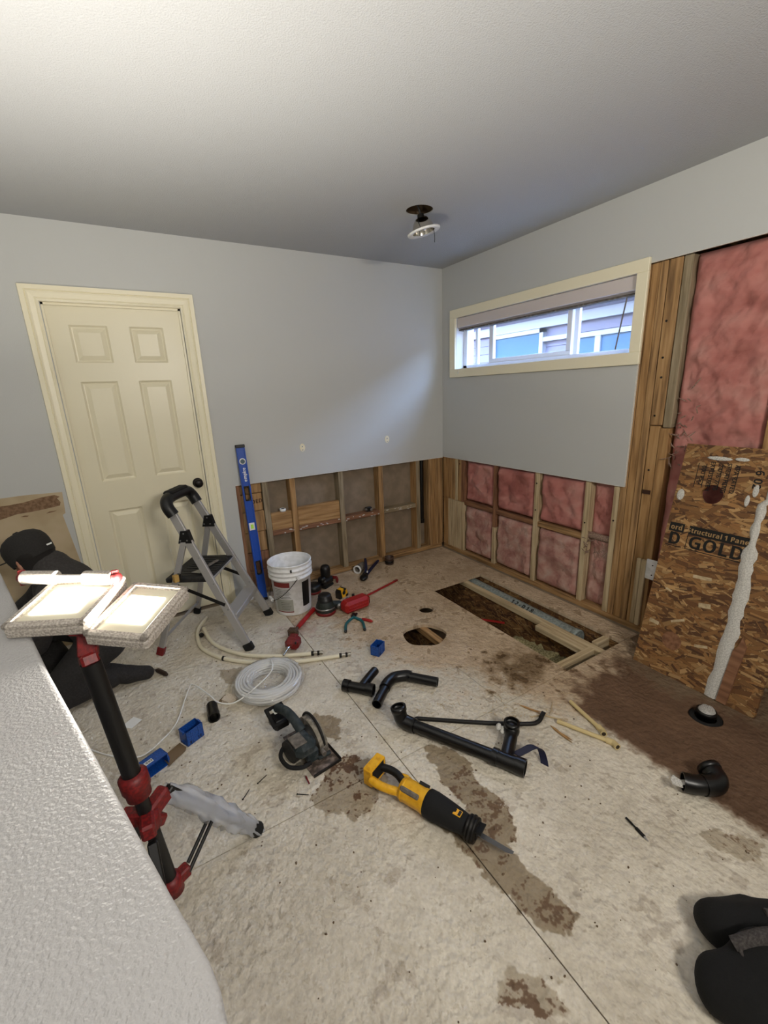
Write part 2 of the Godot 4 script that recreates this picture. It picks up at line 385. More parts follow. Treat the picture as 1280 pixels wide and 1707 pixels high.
func osb_texture(w: int, h: int, seed_: int, dens: int) -> ImageTexture:      # wood strands pressed flat, laid one over another
	var rng := RandomNumberGenerator.new(); rng.seed = seed_
	var d := PackedByteArray(); d.resize(w * h * 3)
	for i in w * h:
		d[i * 3] = 128; d[i * 3 + 1] = 98; d[i * 3 + 2] = 60
	var tones := [Color(.62, .47, .29), Color(.53, .38, .22), Color(.68, .54, .35), Color(.45, .31, .18), Color(.74, .61, .42), Color(.36, .24, .14), Color(.57, .42, .25), Color(.60, .44, .26)]
	for k in 3800:
		var cx := rng.randf() * w; var cy := rng.randf() * h
		var L := rng.randf_range(18, 62); var Wd := rng.randf_range(4, 13); var an := rng.randfn(0.0, 0.42)
		if k > 3700: Wd *= 0.5
		var c: Color = tones[rng.randi() % tones.size()]
		c = c * rng.randf_range(0.88, 1.08)
		var ux := cos(an); var uy := sin(an); var skew := rng.randf_range(-.6, .6)
		var ex := int(absf(ux) * L + absf(uy) * Wd) + 1; var ey := int(absf(uy) * L + absf(ux) * Wd) + 1
		for y in range(int(cy) - ey, int(cy) + ey + 1):
			var yy := posmod(y, h)
			for x in range(int(cx) - ex, int(cx) + ex + 1):
				var lx := (x - cx) * ux + (y - cy) * uy; var ly := -(x - cx) * uy + (y - cy) * ux
				if absf(ly) < Wd and absf(lx + ly * skew) < L:
					var g := 1.0 + 0.10 * sin(ly * 2.3 + lx * 0.05 + k)
					if absf(ly) > Wd - 1.3: g *= 0.74
					var i := (yy * w + posmod(x, w)) * 3
					d[i] = clampi(int(c.r * g * 255), 0, 255); d[i + 1] = clampi(int(c.g * g * 255), 0, 255); d[i + 2] = clampi(int(c.b * g * 255), 0, 255)
	return ImageTexture.create_from_image(Image.create_from_data(w, h, false, Image.FORMAT_RGB8, d))

func poly_dist(p: Vector2, q: PackedVector2Array) -> float:     # negative inside
	var d := 1e9; var ins := false; var n := q.size(); var j := n - 1
	for i in n:
		var a := q[i]; var b := q[j]
		d = minf(d, p.distance_squared_to(Geometry2D.get_closest_point_to_segment(p, a, b)))
		if (a.y > p.y) != (b.y > p.y) and p.x < (b.x - a.x) * (p.y - a.y) / (b.y - a.y) + a.x: ins = not ins
		j = i
	return -sqrt(d) if ins else sqrt(d)

func floor_texture() -> ImageTexture:
	# what lies on the boards: trowelled mortar residue over most of it, bare wood by the far wall and where the tub stood, scraped patches
	var w := 1500; var h := 1654
	var mk := func(f: float, s: int, o: int) -> PackedByteArray:
		var n := noise(f, s, o); n.fractal_gain = 0.55
		var im := n.get_image(w, h); im.convert(Image.FORMAT_L8); return im.get_data()
	var n1: PackedByteArray = mk.call(0.0055, 1, 4); var n2: PackedByteArray = mk.call(0.03, 2, 4); var n3: PackedByteArray = mk.call(0.16, 3, 2); var n4: PackedByteArray = mk.call(0.012, 4, 5); var n5: PackedByteArray = mk.call(0.05, 6, 3)
	var scraped := [  # outlines in metres (x, z)
		[PackedVector2Array(v2(SCRAPE_A)), 0.55, 0.75], [PackedVector2Array(v2(SCRAPE_B)), 0.72, 0.5], [PackedVector2Array(v2(SCRAPE_C)), 0.70, 0.12], [PackedVector2Array(v2(SCRAPE_D)), 0.5, 0.0], [PackedVector2Array(v2(SCRAPE_E)), 0.4, 0.55], [PackedVector2Array(v2(SCRAPE_F)), 0.4, 0.4]]
	var boxes := []
	for s in scraped:
		var r := Rect2(s[0][0], Vector2.ZERO)
		for q in s[0]: r = r.expand(q)
		boxes.append(r.grow(0.06))
	var d := PackedByteArray(); d.resize(w * h * 3)
	for j in h:
		var z := (j + 0.5) / h * 4.3
		for i in w:
			var x := (i + 0.5) / w * 3.9 - 3.9
			var k := j * w + i
			var a := n1[k] / 255.0 - 0.5; var b := n2[k] / 255.0 - 0.5; var c := n3[k] / 255.0 - 0.5; var e := n4[k] / 255.0 - 0.5; var f5 := n5[k] / 255.0 - 0.5
			# mortar residue
			var t := 0.5 + a * 0.9 + b * 0.7 + f5 * 0.55 + c * 0.75
			var r := 0.760 + t * 0.105; var g := 0.722 + t * 0.110; var bl := 0.650 + t * 0.115
			# scraps where the trowel ridges broke off
			if e + f5 * 0.5 > 0.24:
				var q := clampf((e + f5 * 0.5 - 0.24) * 5.0, 0.0, 0.26)
				r = lerpf(r, 0.50, q); g = lerpf(g, 0.44, q); bl = lerpf(bl, 0.375, q)
			if f5 + c * 0.6 > 0.27: 
				r *= 0.92; g *= 0.91; bl *= 0.89
			# bare boards by the far wall
			var far := clampf(((x + 1.66) * 1.15 - maxf(z - 1.0, 0.0) * 0.62 + (a * 0.5 + b * 0.35 + f5 * 0.2)) * 3.2, 0.0, 1.0)
			if z < 0.75 and x > -1.74: far = maxf(far, clampf((0.75 - z) * 4.0 + b + a, 0.0, 1.0))
			far *= clampf((2.35 + a * 0.4 - z) * 4.0, 0.0, 1.0)
			if far > 0.0:
				var u := 0.5 + a * 0.6 + e * 1.1 + b * 0.7 + c * 0.5
				if e + b * 0.7 + f5 * 0.4 > 0.30: u -= 1.1
				var near_cut := 0.26 - Vector2(x + 0.84, (z - 1.76) * 1.3).length() + e * 0.5 + b * 0.4
				if near_cut > 0.0: u -= minf(near_cut * 9.0, 2.0)
				r = lerpf(r, 0.645 + u * 0.15, far * 0.92); g = lerpf(g, 0.555 + u * 0.15, far * 0.92); bl = lerpf(bl, 0.445 + u * 0.15, far * 0.92)
			# bare dark wood where the tub stood
			var tub := clampf((x + 0.895 + b * 0.030 + f5 * 0.035) * 26.0, 0.0, 1.0) * clampf((z - 1.915) * 300.0, 0.0, 1.0) * clampf((z - 1.98 + (x + 0.7) * 0.35 + a * 0.35 + b * 0.2) * 7.0, 0.0, 1.0)
			if tub > 0.0:
				var u := 0.5 + a * 0.7 + e * 0.5 + f5 * 0.3 + c * 0.2
				var grey := clampf((x + 0.40 + a * 0.25 + b * 0.15) * 10.0, 0.0, 1.0) * 0.65
				r = lerpf(r, lerpf(0.325 + u * 0.12, 0.46, grey), tub); g = lerpf(g, lerpf(0.235 + u * 0.105, 0.40, grey), tub); bl = lerpf(bl, lerpf(0.165 + u * 0.09, 0.315, grey), tub)
			# scraped patches: damp grey-brown ply with rusty torn fibres
			var p := Vector2(x, z)
			for s in scraped.size():
				if not boxes[s].has_point(p): continue
				var sd := poly_dist(p, scraped[s][0]) + b * 0.045 + f5 * 0.022
				if sd > 0.0: continue
				var m: float = clampf(-sd * 160.0, 0.0, 1.0) * float(scraped[s][1]) * 1.35
				m = minf(m, 0.95)
				var u := 0.5 + b * 0.6 + c * 0.3
				r = lerpf(r, 0.515 + u * 0.10, m); g = lerpf(g, 0.455 + u * 0.10, m); bl = lerpf(bl, 0.365 + u * 0.095, m)
				var ru: float = clampf((e * 0.8 + f5 * 0.9 + c * 0.5 - 0.16 + (float(scraped[s][2]) - 0.5) * 0.25) * 9.0, 0.0, 1.0) * float(scraped[s][2]) * 1.3
				ru = minf(ru, 0.9)
				r = lerpf(r, 0.34, ru); g = lerpf(g, 0.235, ru); bl = lerpf(bl, 0.155, ru)
			# pinkish chalk dust where the red tools lie
			var pk := clampf(0.5 - Vector2((x + 1.72) / 0.34, (z - 0.68) / 0.30).length() + b * 0.9 + f5 * 0.5, 0.0, 0.5) * 0.7
			r = lerpf(r, 0.58, pk); g = lerpf(g, 0.43, pk); bl = lerpf(bl, 0.40, pk)
			k *= 3
			d[k] = clampi(int(r * 255), 0, 255); d[k + 1] = clampi(int(g * 255), 0, 255); d[k + 2] = clampi(int(bl * 255), 0, 255)
	return ImageTexture.create_from_image(Image.create_from_data(w, h, false, Image.FORMAT_RGB8, d))

func build_floor() -> void:
	var fm := mat(Color.WHITE, 0.82); fm.albedo_texture = floor_texture()
	M.floor = fm
	var hb := noise_tex(noise(0.055, 51, 5), [], [], 2048, true, 8.0)
	fm.normal_enabled = true; fm.normal_texture = hb; fm.normal_scale = 0.55
	var fl := structure("floor")
	var rects := [[-3.9, -1.737, 0.0, 0.704], [-1.733, -0.012, 0.0, 0.704], [-3.9, -1.737, 0.707, 1.908], [-1.733, -1.1315, 1.5405, 1.908], [-1.1285, -0.66, 1.5405, 1.908], [-0.166, -0.012, 0.707, 1.908],
		[-3.9, -1.737, 1.911, 3.1], [-3.9, -1.737, 3.102, 4.3], [-1.733, -0.012, 3.102, 4.3]]
	UVM = 1
	for r in rects:
		nw(); bx(r[0], r[1], -0.019, 0.0, r[2], r[3]); out("subfloor_panel", fm, fl)
	nw(); ring_rect(-1.733, -0.945, 0.707, 1.5395, Vector2(-1.085, 1.19), 0.128, 0.0, -0.019, 40, 0.06); ring_rect(-0.945, -0.66, 0.707, 1.5395, Vector2(-0.88, 0.925), 0.052, 0.0, -0.019, 28); out("subfloor_panel", fm, fl)
	nw(); ring_rect(-1.733, -0.012, 1.911, 3.1, Vector2(-0.436, 2.470), 0.066, 0.0, -0.019, 32, 0.02); out("subfloor_panel", fm, fl)
	UVM = 0
	# framing under the boards
	for xx in [-0.318, -1.02, -1.75, -2.45, -3.2]:
		nw(); bx(xx - 0.022, xx + 0.022, -0.060, -0.0195, 0.02, 4.28, 0.003); bx(xx - 0.022, xx + 0.022, -0.325, -0.285, 0.02, 4.28, 0.003); out("joist_flange", wood("pale" if xx > -0.5 else "stud", 2), fl)
		nw(); bx(xx - 0.006, xx + 0.006, -0.285, -0.060, 0.02, 4.28); out("joist_web", M.osb_tri, fl)
	for q in [[-0.66, -0.335, 1.815, 1.853, 0.0], [-0.275, -0.15, 1.79, 1.828, 0.006]]:
		nw(); bx(q[0], q[1], -0.108, -0.0195, q[2], q[3], 0.003); out("blocking", wood("pale", 0), fl)
	nw(); bx(-0.40, -0.342, -0.062, -0.024, 1.47, 1.815, 0.003); out("blocking", wood("pale", 2), fl)
	nw(); bx(-0.155, -0.012, -0.325, -0.0195, 0.02, 4.28); out("rim_board", M.osb_tri, fl)
	nw(); bx(-3.9, -0.012, -0.345, -0.330, 0.0, 4.3); out("under_board", M.paper, fl)
	# yellow wool lying between the joists
	nw()
	var nn := noise(3.0, 60, 4)
	smooth()
	for i in 24:
		for j in 10:
			var f := func(a: int, b: int) -> Vector3:
				var zz := 1.15 + a * 0.65 / 24.0; var xx2 := -0.72 + b * 0.385 / 10.0
				var e := minf(minf(a, 24 - a) / 5.0, 1.0)
				return Vector3(xx2, -0.325 + e * (0.10 + 0.05 * (a / 24.0)) + nn.get_noise_2d(xx2 * 8, zz * 8) * 0.04 * e, zz)
			quad(f.call(i, j), f.call(i + 1, j), f.call(i + 1, j + 1), f.call(i, j + 1))
	var wl := out("floor_insulation", M.under_wool, fl); wl.set_meta("label", "yellowish wool batt between the floor joists")
	# things in the opening
	var dp := thing("duct_pipe", "grey round duct pipe with printed numbers running under the open floor hatch", "pipe", Vector3(-0.226, -0.088, 1.25))
	nw(); rod(Vector3(0, 0, -0.62), Vector3(0, 0, 0.42), 0.058, -1, 24); out("pipe_body", M.duct, dp)
	nw(); lathe(v2([0.059, -0.02, 0.062, -0.018, 0.062, 0.018, 0.059, 0.02]), 24, Transform3D(Basis(Vector3.RIGHT, PI / 2), Vector3(0, 0, 0.40))); out("collar", M.duct, dp)
	text(dp, "1 2 - 0 1 8", 0.034, Vector3(-0.030, 0.0535, -0.02), Basis(Vector3.RIGHT, -PI / 2) .rotated(Vector3.UP, -PI / 2).rotated(Vector3.BACK, 0.5), M.ink)
	var rs := thing("red_strip", "thin red plastic strip lying inside the floor opening", "strip", Vector3(-0.50, -0.16, 1.05))
	nw(); bar(Vector3(-0.10, 0.02, -0.12), Vector3(0.16, -0.02, 0.10), 0.022, 0.006, 0.001); out("strip", M.red_bright, rs)

func build_back_wall() -> void:
	var w := structure("wall_back")
	nw()
	bx(-3.9, -2.765, 0, 2.44, -0.0127, 0); bx(-2.765, -2.06, 2.04, 2.44, -0.0127, 0); bx(-2.06, -1.872, 0, 2.44, -0.0127, 0); bx(-1.872, 0, 0.879, 2.44, -0.0127, 0)
	out("drywall", M.paint, w)
	nw(); bx(-1.872, 0.0, 0.8745, 0.879, -0.0125, -0.0008); bx(-1.8745, -1.872, 0, 0.879, -0.0125, -0.0008); out("cut_edge", M.gypsum, w)
	nw(); bx(-1.90, 0.0, 0, 2.44, -0.1145, -0.1020); out("rear_drywall", M.paper, w)
	nw(); bx(-3.9, -1.9, 0, 2.44, -0.19, -0.16); out("rear_closure", M.paper, w)
	nw(); bx(-1.872, -0.0, 0.0, 0.038, -0.1018, -0.0135, 0.002); out("bottom_plate", wood("stud", 0), w)
	# trimmer strip beside the cut and the short blocks stacked against it, with handwriting
	nw(); bx(-1.872, -1.846, 0.038, 0.873, -0.101, -0.004, 0.003); out("stud", wood("red", 1), w)
	var ys := [0.038, 0.20, 0.345, 0.505, 0.665, 0.80, 0.872]
	for i in 6:
		nw(); bx(-1.844, -1.690 + 0.004 * (i % 2), ys[i], ys[i + 1] - 0.004, -0.055, -0.0135 - 0.004 * (i % 3), 0.003)
		out("block", wood(["red", "red", "stud", "stud", "honey", "stud"][i], 1), w)
	text(w, "ADDED", 0.030, Vector3(-1.757, 0.735, -0.0165), Basis(Vector3.BACK, 0.05), M.brown_ink)
	text(w, "6 x 91", 0.026, Vector3(-1.750, 0.60, -0.0205), Basis(Vector3.BACK, -0.03), M.brown_ink)
	text(w, "OK", 0.026, Vector3(-1.752, 0.545, -0.0205), Basis(Vector3.BACK, 0.02), M.brown_ink)
	for a in [[-1.682, -1.638, "grey"], [-1.470, -1.426, "honey"], [-1.060, -1.016, "grey"], [-0.683, -0.640, "stud"], [-0.290, -0.250, "grey"], [-0.30, -0.292, "honey"]]:
		nw(); bx(a[0], a[1], 0.038, 0.876, -0.1018, -0.0135, 0.003); out("stud", wood(a[2], 1), w)
	for a in [[-0.150, -0.112, "stud"], [-0.110, -0.072, "honey"], [-0.070, 0.013, "stud"]]:
		nw(); bx(a[0], a[1], 0.038, 0.876, -0.1018, -0.016, 0.003); out("stud", wood(a[2], 1), w)
	# mid-height blocking with mortar along its front, wide backing boards
	for a in [[-1.638, -1.470], [-1.426, -1.060], [-1.016, -0.683], [-0.640, -0.30]]:
		nw(); bx(a[0], a[1], 0.445, 0.483, -0.1010, -0.016, 0.003); out("blocking", wood("red" if a[0] < -1.0 else "grey", 0), w)
	for a in [[-1.638, -1.470, 0.620], [-1.426, -1.060, 0.634]]:
		nw(); bx(a[0] + 0.002, a[1] - 0.002, 0.484, a[2], -0.058, -0.020, 0.003); out("backing_board", wood("honey", 0), w)
	nw()
	var rng := RandomNumberGenerator.new(); rng.seed = 4
	for i in 46:
		var xx := rng.randf_range(-1.63, -0.35)
		ball(Vector3(xx, 0.446 + rng.randf() * 0.03, -0.0155), Vector3(rng.randf_range(.003, .014), rng.randf_range(.002, .005), .002), Basis.IDENTITY, 7, 5)
	var mr := out("mortar_crust", M.mortar, w); mr.set_meta("kind", "stuff")
	nw(); rod(Vector3(-0.205, 0.3, -0.06), Vector3(-0.205, 0.87, -0.06), 0.022, -1, 16); rod(Vector3(-0.205, 0.27, -0.06), Vector3(-0.205, 0.31, -0.06), 0.026, -1, 16); out("vent_pipe", M.abs, w)
	# bare patch where something was glued, with torn brown paper
	nw()
	prism(v2([-3.6, 0.0, -2.855, 0.0, -2.861, 0.53, -2.893, 0.845, -2.877, 0.856, -2.869, 0.984, -3.05, 0.991, -3.30, 0.985, -3.6, 0.99]), 0.0016, Transform3D(Basis.IDENTITY, Vector3(0, 0, 0.0005)))
	out("bare_patch", mottled([Color(.685, .61, .49), Color(.715, .645, .525), Color(.74, .67, .555)], [0.25, 0.5, 0.8], 0.006, Vector3.ONE * 1, 61, 0.9), w)
	nw()
	prism(v2([-3.45, 0.872, -3.18, 0.868, -3.10, 0.888, -3.03, 0.890, -2.975, 0.895, -2.895, 0.905, -2.888, 0.925, -2.901, 0.95, -2.885, 0.958, -2.91, 0.972, -2.97, 0.967, -3.06, 0.950, -3.14, 0.944, -3.3, 0.95, -3.45, 0.95]), 0.0016, Transform3D(Basis.IDENTITY, Vector3(0, 0, 0.0018)))
	prism(v2([-3.09, 0.868, -3.06, 0.863, -3.05, 0.870, -3.07, 0.874]), 0.0016, Transform3D(Basis.IDENTITY, Vector3(0, 0, 0.0018)))
	prism(v2([-2.97, 0.868, -2.93, 0.872, -2.915, 0.878, -2.95, 0.878]), 0.0016, Transform3D(Basis.IDENTITY, Vector3(0, 0, 0.0018)))
	out("torn_paper", mottled([Color(.44, .34, .25), Color(.54, .43, .33)], [0.3, 0.7], 0.02, Vector3.ONE * 4, 62, 0.95), w)
	# screw plates left on the wall
	for a in [[-1.345, 1.094, "cream wall fixing spot left of the two above the open studs"], [-0.592, 1.09, "cream wall fixing spot nearest the room corner above the open studs"]]:
		var t := thing("wall_anchor", a[2], "wall anchor", Vector3(a[0], a[1], 0.0), 0.0, "fixing spots on the back wall")
		nw(); ball(Vector3(0, 0.004, 0.0), Vector3(0.022, 0.030, 0.0016), Basis.IDENTITY, 14, 8); out("patch", M.cream, t)
		nw(); rod(Vector3(0, 0.012, 0.001), Vector3(0, 0.012, 0.004), 0.007, 0.006, 10); rod(Vector3(0.001, -0.014, 0.001), Vector3(0.001, -0.014, 0.003), 0.006, 0.005, 10); out("plug", M.white_plastic, t)
		nw(); rod(Vector3(0, 0.012, 0.003), Vector3(0, 0.012, 0.0046), 0.0035, -1, 8); rod(Vector3(0.001, -0.014, 0.002), Vector3(0.001, -0.014, 0.0036), 0.003, -1, 8); out("hole", M.dark_steel, t)

func batt(parent: Node, z0: float, z1: float, y0: float, y1: float, seed_: int, depth := 0.03, nz := 22, ny := 22, m: Material = null) -> void:
	nw(); smooth()
	var n := noise(1.0, seed_, 4); var n2 := noise(1.0, seed_ + 50, 3, FastNoiseLite.TYPE_SIMPLEX); var n3 := noise(1.0, seed_ + 90, 2)
	n2.fractal_type = FastNoiseLite.FRACTAL_RIDGED
	var f := func(i: int, j: int) -> Vector3:
		var u := float(i) / nz; var v := float(j) / ny
		var e := clampf(minf(minf(u, 1 - u) * (z1 - z0), minf(v, 1 - v) * (y1 - y0)) / 0.035, 0.0, 1.0)
		var z := lerpf(z0, z1, u); var y := lerpf(y0, y1, v)
		var dd := n.get_noise_2d(z * 5, y * 5) * 0.022 + n2.get_noise_2d(z * 3.2 + y * 1.4, y * 3.0) * 0.012 + n3.get_noise_2d(z * 22, y * 22) * 0.006
		return Vector3(0.075 - sqrt(e) * (0.075 - depth) + dd * e, y, z)
	for i in nz:
		for j in ny: quad(f.call(i, j), f.call(i + 1, j), f.call(i + 1, j + 1), f.call(i, j + 1))
	out("insulation_batt", m if m else M.wool, parent)

func build_right_wall() -> void:
	var w := structure("wall_right")
	nw()
	bx(0, 0.0127, 0.885, 1.605, 0, 1.722); bx(0, 0.0127, 2.07, 2.44, 0, 1.722); bx(0, 0.0127, 1.605, 2.07, 0, 0.15); bx(0, 0.0127, 1.605, 2.07, 1.70, 1.722); bx(0, 0.0127, 2.074, 2.44, 1.722, 4.3); bx(0, 0.0127, 0, 2.074, 2.95, 4.3)
	out("drywall", M.paint, w)
	nw(); bx(0.001, 0.0125, 0.8815, 0.885, 0, 1.722); bx(0.001, 0.0125, 0.885, 2.07, 1.722, 1.7245); bx(0.001, 0.0125, 2.0715, 2.074, 1.722, 2.95); out("cut_edge", M.gypsum, w)
	nw(); bx(0.155, 0.17, -0.4, 1.60, -0.2, 4.3); bx(0.155, 0.17, 2.075, 2.7, -0.2, 4.3); bx(0.155, 0.17, 1.60, 2.075, -0.2, 0.15); bx(0.155, 0.17, 1.60, 2.075, 1.70, 4.3); out("sheathing", M.osb_tri, w)
	nw(); bx(0.0128, 0.153, 0, 0.038, 0, 2.95, 0.002); out("bottom_plate", wood("stud", 2), w)
	# corner posts: boards side by side, primed near the floor
	for a in [[-0.010, 0.060, "honey"], [0.061, 0.118, "honey"], [0.122, 0.160, "stud"], [0.162, 0.196, "pale"], [0.200, 0.243, "stud"], [0.244, 0.283, "red"]]:
		nw(); bx(0.0135, 0.15, 0.50, 0.88, a[0], a[1], 0.003); out("stud", wood(a[2], 1), w)
	for a in [[-0.010, 0.058], [0.060, 0.100], [0.102, 0.146], [0.148, 0.196], [0.198, 0.240], [0.242, 0.283]]:
		nw(); bx(0.016, 0.15, 0.038, 0.497, a[0], a[1], 0.003); out("stud", wood("pale" if a[0] > 0.05 else "honey", 1), w)
	for a in [[0.640, 0.678, 0.038, 0.36, "pale"], [0.640, 0.672, 0.36, 0.878, "red"], [1.056, 1.096, 0.038, 0.878, "pale"], [1.462, 1.500, 0.038, 0.878, "pale"], [1.655, 1.690, 0.038, 0.878, "pale"]]:
		nw(); bx(0.0135, 0.15, a[2], a[3], a[0], a[1], 0.003); out("stud", wood(a[4], 1), w)
	for a in [[1.692, 1.730, 0.038, 2.07, "stud", 0], [1.732, 1.776, 0.038, 2.07, "honey", .003], [1.778, 1.816, 0.038, 2.07, "stud", 0], [1.820, 1.876, 0.038, 1.245, "honey", .004], [1.820, 1.884, 1.249, 2.07, "stud", 0], [1.878, 1.926, 0.038, 1.235, "honey", 0], [1.888, 1.931, 1.238, 2.07, "grey", .002], [2.335, 2.373, 0.038, 1.36, "honey", 0], [2.335, 2.373, 1.363, 2.07, "grey", 0], [2.74, 2.778, 0.038, 2.07, "stud", 0]]:
		nw(); bx(0.0135 + a[5], 0.15, a[2], a[3], a[0], a[1], 0.003); out("stud", wood(a[4], 1), w)
	# stamped ink band on one stud
	nw(); bx(0.0112, 0.0136, 0.862, 0.885, 1.826, 1.87); out("stamp", M.brown_ink, w)
	for a in [[0.283, 0.640, "red", .018], [0.672, 1.056, "red", .018], [1.096, 1.462, "stud", .018]]:
		nw(); bx(a[3], 0.15, 0.478, 0.516, a[0], a[1], 0.003); out("blocking", wood(a[2], 2), w)
	nw(); rod(Vector3(0.05, 0.515, 1.50), Vector3(0.05, 0.515, 1.655), 0.022, -1, 14); out("wrapped_pipe", M.lint, w)
	# nail heads
	nw()
	for q in [[0.84, 0.225], [0.80, 1.075], [0.60, 1.076], [0.60, 1.48], [0.66, 1.672], [1.78, 1.84], [1.60, 1.845], [1.50, 1.85], [1.30, 1.84], [1.0, 1.845]]:
		rod(Vector3(0.0135, q[0], q[1]), Vector3(0.0110, q[0], q[1]), 0.006, 0.005, 8)
	var nh := out("nail_heads", M.dark_steel, w); nh.set_meta("kind", "stuff")
	# pink wool, one batt to each bay
	batt(w, 0.283, 0.642, 0.515, 0.884, 101, 0.025); batt(w, 0.283, 0.642, 0.036, 0.480, 102, 0.022, 22, 22, M.wool_pale); batt(w, 0.670, 1.058, 0.515, 0.884, 103, 0.012); batt(w, 0.676, 1.058, 0.036, 0.480, 104, 0.014, 22, 22, M.wool_pale)
	batt(w, 1.094, 1.464, 0.515, 0.884, 105, 0.020); batt(w, 1.094, 1.464, 0.036, 0.480, 106, 0.010, 22, 22, M.wool_pale); batt(w, 1.498, 1.657, 0.52, 0.884, 107, 0.055); batt(w, 1.498, 1.657, 0.036, 0.515, 108, 0.045, 22, 22, M.wool_pale)
	batt(w, 1.929, 2.337, 0.036, 2.072, 109, 0.030, 40, 150); batt(w, 2.371, 2.742, 0.036, 2.072, 110, 0.035, 24, 100); batt(w, 2.776, 2.95, 0.036, 2.072, 111, 0.04, 12, 80)
	# loose grey lint and torn facing caught in the wool
	var rng := RandomNumberGenerator.new(); rng.seed = 8
	nw()
	for i in 70:
		var a: Array = [[1.52, 0.46, .05, .05], [1.58, 0.44, .05, .04], [1.98, 1.30, .04, .10], [2.00, 1.22, .03, .06], [1.96, 1.10, .02, .05]][i % 5]
		var c := Vector3(rng.randf_range(0.004, 0.03), a[1] + rng.randfn() * a[3], clampf(a[0] + rng.randfn() * a[2], 1.50 if i % 5 < 2 else 1.945, 1.65 if i % 5 < 2 else 2.2))
		var dd := Vector3(rng.randf_range(-.3, .3), rng.randf_range(-1, .6), rng.randf_range(-1, 1)).normalized() * rng.randf_range(.010, .03)
		tube([c, c + dd + Vector3(-.006, 0, .004), c + dd * 1.7], [rng.randf_range(.001, .003), .003, .0005], 5)
	var li := out("lint_shreds", M.lint, w); li.set_meta("kind", "stuff")
	# white receptacle box on the stud and the two short furring pieces below it
	nw(); bx(-0.004, 0.0125, 0.05, 0.475, 1.850, 1.876, 0.003); out("furring", wood("pale", 1), w)
	nw(); bx(-0.008, 0.0125, 0.05, 0.475, 1.880, 1.908, 0.003); out("furring", wood("pale", 1), w)
	var ob := thing("outlet_box", "small white outlet cover beside the stud next to leaning strand board", "outlet", Vector3(-0.006, 0.43, 1.948))
	nw(); box(Vector3.ZERO, Vector3(0.012, 0.12, 0.075), 0.003); out("cover", M.white_plastic, ob)
	for yy in [0.03, -0.03]:
		nw(); rod(Vector3(-0.006, yy, 0), Vector3(-0.0075, yy, 0), 0.004, -1, 10); out("screw", M.dark_steel, ob)

